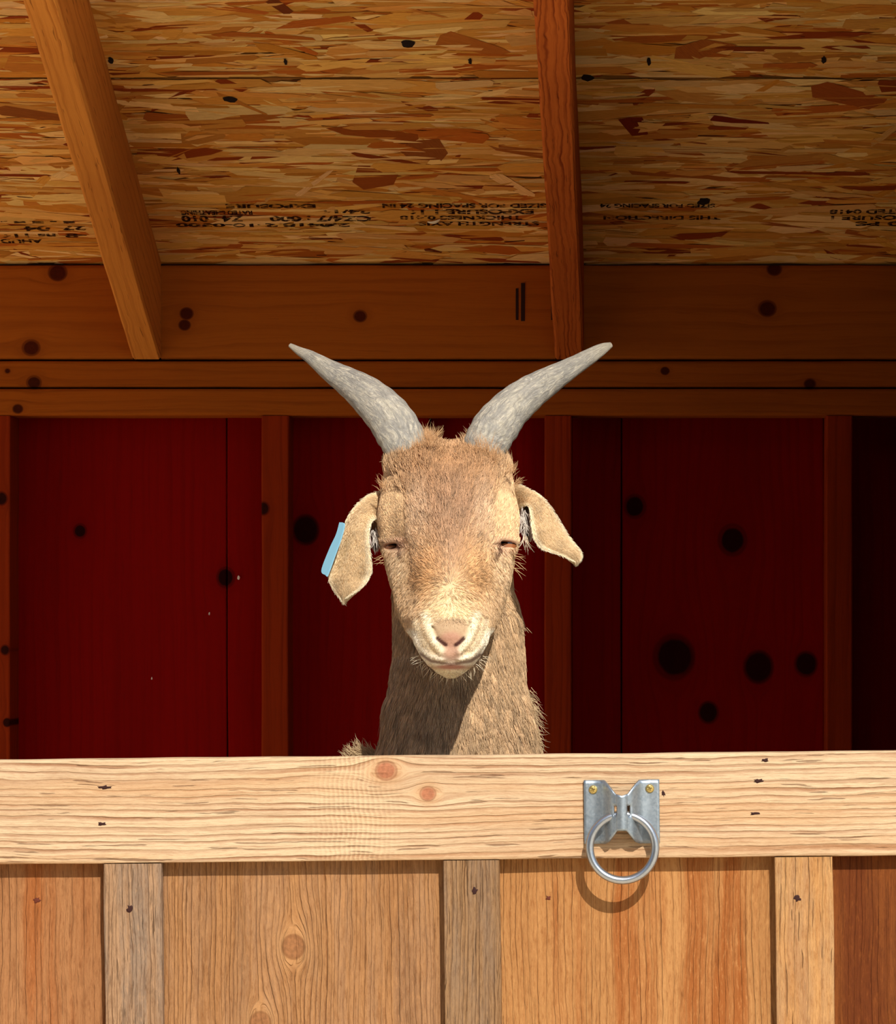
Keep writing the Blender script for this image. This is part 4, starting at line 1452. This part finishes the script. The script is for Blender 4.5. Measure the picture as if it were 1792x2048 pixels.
rad = np.where(py < 1720, 0.00030, 0.00048)
D = np.tile(DIRB * 0.8 + np.array([0, 0, -0.6]), (NS, 1))
# neck: down, a little outwards
D[neck] = np.stack([(px[neck] - 915) / 420.0, 0 * px[neck], -np.ones(neck.sum())], 1)
ln[neck] = rng.uniform(0.013, 0.026, neck.sum())
sidef = neck & ((px > 1020) | (px < 800)) & (py > 1380)
ln[sidef] *= 1.25
lift[sidef] = 0.5
# head: hair runs away from the whorl above the nose
hx, hy = px - 901, py - 1172
up = head & (hy < 0)
D[head] = np.stack([hx[head] * 1.15, 0.25 * np.abs(hy[head]), -hy[head]], 1) / (np.hypot(hx[head], hy[head])[:, None] + 12)
dn = head & (hy >= 0)
D[dn] = np.stack([np.tanh(hx[dn] / 26) * (0.45 + np.abs(hx[dn]) / 120), 0 * hx[dn], -0.75 * np.tanh(hy[dn] / 14) - 0.1], 1)
ck = head & (np.abs(hx) > 78) & (py > 1090)
D[ck] = np.stack([np.sign(hx[ck]) * 0.35, 0.5 + 0 * hx[ck], -0.9 + 0 * hx[ck]], 1)
ln[head] = 0.0075
fore = head & (py < 1130) & (np.abs(hx) < 100)
ln[fore] = 0.008 + 0.016 * sstep(1130 - py[fore], 0, 190)
lift[fore] = 0.30
crown = head & (py < 955)
mid = np.exp(-((px[crown] - 900) / 34) ** 2)
ln[crown] = rng.uniform(0.014, 0.030, crown.sum()) * (1 - 0.8 * mid)
lift[crown] = rng.uniform(0.3, 0.7, crown.sum())
brow = head & (np.abs(hx) > 84) & (py > 985) & (py < 1085)
ln[brow] = 0.004
lift[brow] = 0.15
mzz = head & (py > 1200) & (dd < 5.0)
lowr = sstep(py[mzz], 1200, 1262)
ln[mzz] = 0.0075 - 0.005 * lowr
lift[mzz] = 0.28 - 0.08 * lowr
rad[head] = 0.00030
rad[mzz] = 0.00028 - 0.00011 * lowr
ln *= rng.uniform(0.7, 1.25, NS)
# bare places: nose pad, lips, eye slits
bare = head & ((((px - 901.5) / 36) ** 2 + ((py - 1262) / 30) ** 2 < 1) & (py > 1246 + rng.normal(0, 3, len(py))) | ((np.abs(px - 902) < 20) & (py > 1285) & (py < 1322)) | ((np.abs(py - 1332) < 6) & (np.abs(px - 902) < 36)) | (seg_d(px, py, [(842, 1308), (862, 1322), (902, 1329), (942, 1322), (962, 1308)]) < 3.5))
for (ex, ey_) in ((783, 1093), (1016, 1087)):
    bare |= head & (((px - ex) / 20) ** 2 + ((py - ey_) / 8.5) ** 2 < 1)
keep = ~bare
RP, RN, D, ln, lift, rad = RP[keep], RN[keep], D[keep], ln[keep], lift[keep], rad[keep]
col = coat(RP)
# lock-sized tone changes plus strand-to-strand variation
lock = np.array([mnoise.noise(Vector((p[0] * 110, p[1] * 40, p[2] * 60))) for p in RP])
val = np.clip(1.06 + 0.20 * lock + rng.normal(0, 0.18, len(RP)), 0.42, 1.7)
warm = rng.normal(0, 0.04, (len(RP), 1)) * np.array([[0.4, 0, -1.0]])
col = np.clip(col * (val[:, None] + warm), 0.01, 0.95)
D /= np.linalg.norm(D, axis=1, keepdims=True) + 1e-9
cell = np.where(is_head(*px_of(RP), RP[:, 1])[:, None], np.array([[0.0019, 0.0025, 0.0030]]), np.array([[0.0030, 0.004, 0.0065]]))
make_hair('fur', RP, D, RN, ln, lift, rad, col, goat, seed=3, cells=cell)

# fine down on the ears
for s in (-1, 1):
    G = ear_grid[s]
    nE = 9000
    a_, b_ = rng.uniform(0.5, G.shape[0] - 1.6, nE), rng.uniform(0, G.shape[1] - 1.01, nE)
    i_, k_ = a_.astype(int), b_.astype(int)
    fa, fb = (a_ - i_)[:, None], (b_ - k_)[:, None]
    p00, p10, p01, p11 = G[i_, k_], G[i_ + 1, k_], G[i_, k_ + 1], G[i_ + 1, k_ + 1]
    root = (p00 * (1 - fa) + p10 * fa) * (1 - fb) + (p01 * (1 - fa) + p11 * fa) * fb
    along, across = p10 - p00, p01 - p00
    nn = np.cross(along, across)
    nn /= np.linalg.norm(nn, axis=1, keepdims=True) + 1e-12
    nn *= np.where(nn[:, 1:2] > 0, -1, 1)
    tt = b_ / (G.shape[1] - 1)
    rimk = np.exp(-((tt - 1) / 0.12) ** 2) + 0.7 * np.exp(-(tt / 0.1) ** 2) + np.exp(-((a_ - G.shape[0]) / 5) ** 2)
    base = lin(214, 184, 142)[None] + np.clip(rimk, 0, 1)[:, None] * (lin(240, 226, 194) - lin(214, 184, 142))[None]
    pat = np.array([mnoise.noise(Vector(p * 90)) for p in root])
    cE = np.clip(0.90 * base * (1 + 0.30 * pat + rng.normal(0, 0.14, nE))[:, None], 0.02, 0.95)
    dE = along / (np.linalg.norm(along, axis=1, keepdims=True) + 1e-12)
    make_hair('ear_down', root + nn * 0.0022, dE, nn, rng.uniform(0.0025, 0.005, nE), np.full(nE, 0.25), np.full(nE, 0.0002), cE, ears[s], seed=40 + s)

# loose hairs: crown tufts, ear wisps, lashes, chin bristles
L_root, L_dir, L_len, L_rad, L_col = [], [], [], [], []


def wisp(px, py, d, dx, dy, length_px, n, spread, rad_mm, c, dz=-0.1):
    for _ in range(n):
        L_root.append(world_of(UVW(px + rng.normal(0, spread), py + rng.normal(0, spread), d)))
        v = np.array([dx + rng.normal(0, 0.22), dz + rng.normal(0, 0.15), -dy + rng.normal(0, 0.22)])
        L_dir.append(v / np.linalg.norm(v))
        L_len.append(length_px * K * rng.uniform(0.6, 1.2))
        L_rad.append(rad_mm * 1e-3)
        L_col.append(0.8 * lin(*c) * rng.uniform(0.85, 1.1))


for (x, y, dx, dy, l, n, sp) in [(858, 885, -0.1, -1, 34, 60, 8), (866, 880, 0.5, -0.8, 30, 26, 6), (882, 903, 0.3, -0.8, 12, 14, 8), (935, 904, 0.1, -1, 18, 30, 8), (962, 905, 0.1, -1, 38, 60, 9),
                                 (985, 920, 0.3, -0.9, 34, 40, 9), (836, 905, -0.2, -1, 34, 44, 9), (806, 930, -0.4, -0.9, 28, 40, 9), (768, 975, -0.5, -0.9, 26, 22, 5), (1020, 945, 0.5, -0.8, 24, 30, 6), (1030, 970, 0.7, -0.6, 22, 22, 4)]:
    wisp(x, y, 5.06, dx, dy, l * 0.85, int(n * 1.4), sp, 0.19, (216, 172, 126))
wisp(872, 872, 5.07, 0.9, -0.25, 32, 3, 2, 0.22, (236, 206, 150))
for (x, y) in ((748, 1062), (752, 1075), (1046, 1022), (1042, 1035), (1050, 1050)):
    wisp(x, y, 5.075, 0.25 if x < 900 else 0.1, 1.0, 34, 16, 4, 0.25, (232, 222, 210))
wisp(1050, 1072, 5.075, 0.1, 1.0, 36, 14, 3, 0.28, (228, 206, 176))
for (x, y, dx) in ((768, 1112, -1.0), (772, 1122, -0.9), (1030, 1108, 1.0), (1027, 1122, 0.9), (1026, 1136, 0.8)):
    wisp(x, y, 5.06, dx, 0.45, 26, 4, 3, 0.25, (226, 184, 134))
for k in range(34):
    a = math.radians(18 + 144 * k / 33)
    x, y = 902 + 66 * math.cos(a), 1292 + 60 * math.sin(a)
    wisp(x, y, 4.94, math.cos(a) * 0.8, math.sin(a) + 0.1, 20, 1, 1.5, 0.24, (240, 222, 186))
for (x, y, dx) in ((838, 1312, -1), (842, 1318, -1), (848, 1322, -0.9), (965, 1312, 1), (958, 1320, 0.9), (952, 1328, 0.8)):
    wisp(x, y, 4.935, dx, 0.4, 24, 1, 1, 0.26, (246, 236, 208))
# tufts along the neck edge and on the withers
for (x, y, l, n) in [(1050, 1388, 26, 50), (1052, 1408, 36, 110), (1058, 1436, 30, 80), (1060, 1460, 30, 90), (1064, 1485, 28, 90), (1068, 1510, 26, 90), (1042, 1262, 14, 12)]:
    wisp(x, y, 5.15, 0.6, 0.85, l, n, 7, 0.3, (206, 178, 138))
for k in range(420):
    x = rng.uniform(702, 786)
    y = 1526 - 18 * math.exp(-((x - 736) / 26) ** 2)
    wisp(x, y + rng.uniform(-6, 16), 5.165, -0.75, -0.65, 34, 1, 2, 0.32, (216, 188, 146))
L_root, L_dir = np.array(L_root), np.array(L_dir)
ref = np.tile(np.array([0.0, -1.0, 0.25]), (len(L_root), 1))
ref -= L_dir * np.sum(ref * L_dir, 1, keepdims=True)
ref /= np.linalg.norm(ref, axis=1, keepdims=True)
make_hair('loose_hair', L_root, L_dir, ref, np.array(L_len), np.full(len(L_root), 0.15), np.array(L_rad), np.array(L_col), goat, curl=0.05, seed=9)
print('strands', len(RP), len(L_root), 'goat verts', len(PW))

# ------------------------------------------------------------------ print on the sheathing
N = NB('black_ink')
_o = N.t.nodes.new('ShaderNodeNewGeometry').outputs['Position']
_p = N.xyz(_o)
_n = N.noise(N.vec(N.m_('MULTIPLY', _p[0], 55.0), N.m_('MULTIPLY', _p[1], 330.0), 0.0), 1.0, 3.0, 0.6)
N.set(Base_Color=srgb(36, 12, 5), Roughness=0.8, Specular_IOR_Level=0.1, Alpha=N.m_('SUBTRACT', 1.0, N.step(_n, 0.50, 0.58)))
M['ink'] = N.m


def stamp(text, px0, px1, py, h_px, parent, flip=True):
    """One line of mill print lying on the underside of the sheathing, centred at the given place of the panel."""
    # distance where the view through py meets the sheathing
    zt = wz(520, 6.33) + SL * 6.33 - ZC
    d = zt / ((CY - py) / F + SL)
    cu = bpy.data.curves.new('mill_stamp', 'FONT')
    cu.body = text
    cu.align_x = 'CENTER'
    cu.align_y = 'CENTER'
    cu.size = 1.0
    cu.offset = 0.035
    cu.materials.append(M['ink'])
    o = bpy.data.objects.new('mill_stamp', cu)
    link(o)
    bpy.context.view_layer.update()
    w0, h0 = max(o.dimensions.x, 0.01), max(o.dimensions.y, 0.01)
    W = (px1 - px0) * d / F
    # height on the slope that shows h_px tall
    zt2 = zt / ((CY - py - h_px) / F + SL)
    H = abs(d - zt2) * SN
    X = Vector((1, 0, 0))
    Y = Vector((0, -1 / SN, SL / SN))           # up the slope, towards the front: up in the picture
    if flip:
        X, Y = -X, -Y
    Z = X.cross(Y)
    from mathutils import Matrix
    R = Matrix((X * (W / w0), Y * (H / h0), Z)).transposed().to_4x4()
    loc = Vector(((px0 + px1) / 2 * d / F - CX * d / F, d, ZC + zt - SL * d)) + nb * 0.0024
    o.parent = parent
    o.matrix_parent_inverse.identity()
    o.matrix_world = Matrix.Translation(loc) @ R
    return o


pan = [o for o in bpy.data.objects if o.name.startswith('sheathing_panel')]
pan = sorted(pan, key=lambda o: o.name)[0]                  # lowest panel, nearest the back wall
for (tx_, a, b_, y, h) in [('EXPOSURE', 452, 632, 409, 8), ('RATED SHEATHING', 362, 505, 422, 9), ('24/16', 640, 740, 420, 8), ('Z4 : 010', 362, 486, 434, 12), ('CZ4/7 : 000', 540, 742, 434, 11), ('2.0418.2-10-0300', 352, 700, 447, 7),
                           ('SIZED FOR SPACING 24 IN', 764, 1092, 408, 9), ('EXPOSURE 1 16', 818, 1068, 420, 10), ('THICKNESS 0.418', 800, 1044, 432, 8), ('STRENGTH AXIS', 838, 1078, 444, 8),
                           ('= - = = -', 2, 150, 441, 4), ('04', 48, 100, 454, 9), ('27', 124, 172, 453, 9), ('ns 116', 2, 112, 468, 8), ('-8', 130, 174, 468, 8), ('AHUD', 0, 84, 479, 8),
                           ('SIZED FOR SPACING 24', 1200, 1430, 408, 8), ('THIS DIRECTION', 1206, 1440, 432, 8), ('RATED 0418', 1660, 1830, 420, 9), ('EXPOSURE 1', 1660, 1850, 432, 9), ('2010 PS', 1710, 1880, 444, 9)]:
    stamp(tx_, a, b_, y, h, pan)

# holes and nail points in the sheathing
M['hole'] = plain('dark_hole', srgb(30, 14, 8), 0.9, var=0.4, scale=300)
for (px, py, rx, ry, nm) in [(815, 84, 14, 6, 'knot_hole'), (459, 195, 14, 6, 'knot_hole'), (1407, 400, 12, 7, 'knot_hole'), (1175, 152, 13, 6, 'knot_hole'), (357, 338, 4, 7, 'nail_point'), (1298, 119, 4, 8, 'nail_point'),
                             (1647, 116, 5, 7, 'nail_point'), (571, 120, 3.5, 6, 'nail_point'), (940, 119, 3.5, 6, 'nail_point'), (222, 118, 6, 6, 'nail_point')]:
    x, sl, d = on_ceiling(px, py)
    r_ = np.random.default_rng(int(px))
    V = []
    for k in range(12):
        a = 2 * math.pi * k / 12
        q = 1 + r_.uniform(-0.25, 0.25)
        dx, ds = rx * d / F * math.cos(a) * q, ry * d / F * 2.4 * math.sin(a) * q
        V.append((x + dx, 6.33 - (sl + ds) / SN + nb.y * 0.0026, wz(520, 6.33) + SL * (sl + ds) / SN + nb.z * 0.0026))
    V.append((x, 6.33 - sl / SN + nb.y * 0.0032, wz(520, 6.33) + SL * sl / SN + nb.z * 0.0032))
    o = mesh_obj(nm, V, [(k, (k + 1) % 12, 12) for k in range(12)], M['hole'])
    o.parent = pan if sl < S_SEAM else sorted((q for q in bpy.data.objects if q.name.startswith('sheathing_panel')), key=lambda q: q.name)[1]
    o.matrix_parent_inverse = __import__('mathutils').Matrix.Translation(-ceiling.location)
    o.matrix_parent_inverse.identity()

# a downy feather caught on the sheathing and three flecks of chaff on the back wall
M['down'] = plain('white_down', srgb(244, 236, 216), 0.8, var=0.15, scale=400)
x, sl, d = on_ceiling(868, 436)
base = Vector((x, 6.33 - sl / SN, wz(520, 6.33) + SL * sl / SN)) + nb * 0.003
V, Fc = [], []
n = 9
ax_ = Vector((0.86, -0.42, 0.14)).normalized()
wd = ax_.cross(nb).normalized()
for i in range(n + 1):
    t = i / n
    c = base + ax_ * ((t - 0.5) * 0.020) + nb * (0.001 + 0.003 * math.sin(t * math.pi))
    w = 0.0042 * math.sin(math.pi * min(1, t * 0.9 + 0.08)) ** 0.8
    for q in (-1, -0.4, 0.4, 1):
        V.append(c + wd * w * q + nb * (0.0012 * (1 - q * q)) + ax_ * 0.001 * (mnoise.noise(Vector((i * 3.0, q * 5, 0)))))
for i in range(n):
    for q in range(3):
        a = i * 4 + q
        Fc.append((a, a + 1, a + 5, a + 4))
fe = mesh_obj('feather', V, Fc, M['down'])
md = fe.modifiers.new('thickness', 'SOLIDIFY')
md.thickness = 0.0006
tag(fe, 'small white downy feather stuck to the strand board ceiling', 'feather')
for (px, py, sz, y0_, lab) in [(478, 1155, 4.5, 6.4065, 'largest pale chaff fleck, on the back wall board strip beside the stud'), (418, 1227, 2.6, 6.4185, 'tiny pale chaff fleck on the wide red back wall board, upper of two'),
                          (303, 1357, 2.6, 6.4185, 'tiny pale chaff fleck on the wide red back wall board, lower of two')]:
    cx, cz = wx(px, 6.415), wz(py, 6.415)
    r_ = np.random.default_rng(int(px))
    V = []
    for yy in (y0_, y0_ + 0.0030):
        for k in range(7):
            a = 2 * math.pi * k / 7
            q = sz * 6.4 / F * r_.uniform(0.6, 1.2)
            V.append((cx + q * 0.6 * math.cos(a), yy, cz + q * 1.2 * math.sin(a)))
    Fc = [tuple(range(7)), tuple(range(13, 6, -1))] + [(k, k + 7, (k + 1) % 7 + 7, (k + 1) % 7) for k in range(7)]
    tag(mesh_obj('chaff_fleck', V, Fc, M['down']), lab, 'straw', 'chaff on the back wall')

# saw gouges in the blocking beside the right rafter
blk = [o for o in bpy.data.objects if o.name.startswith('blocking')]
for (px, y0, y1, w) in [(1034, 577, 640, 5), (1046, 566, 642, 8), (1106, 586, 640, 7)]:
    c0 = wx(px, 6.331)
    host = min(blk, key=lambda o: abs(sum(v.co.x for v in o.data.vertices) / len(o.data.vertices) - wx(800, 6.331)))
    g_ = board('gouge', 'z', (c0 - w * KB / 2, 6.3304, wz(y1, 6.331)), (c0 + w * KB / 2, 6.3316, wz(y0, 6.331)), M['dent'], None, bev=0.0003, segs=6, wob=0.0006, seed=px)
    g_.parent = host
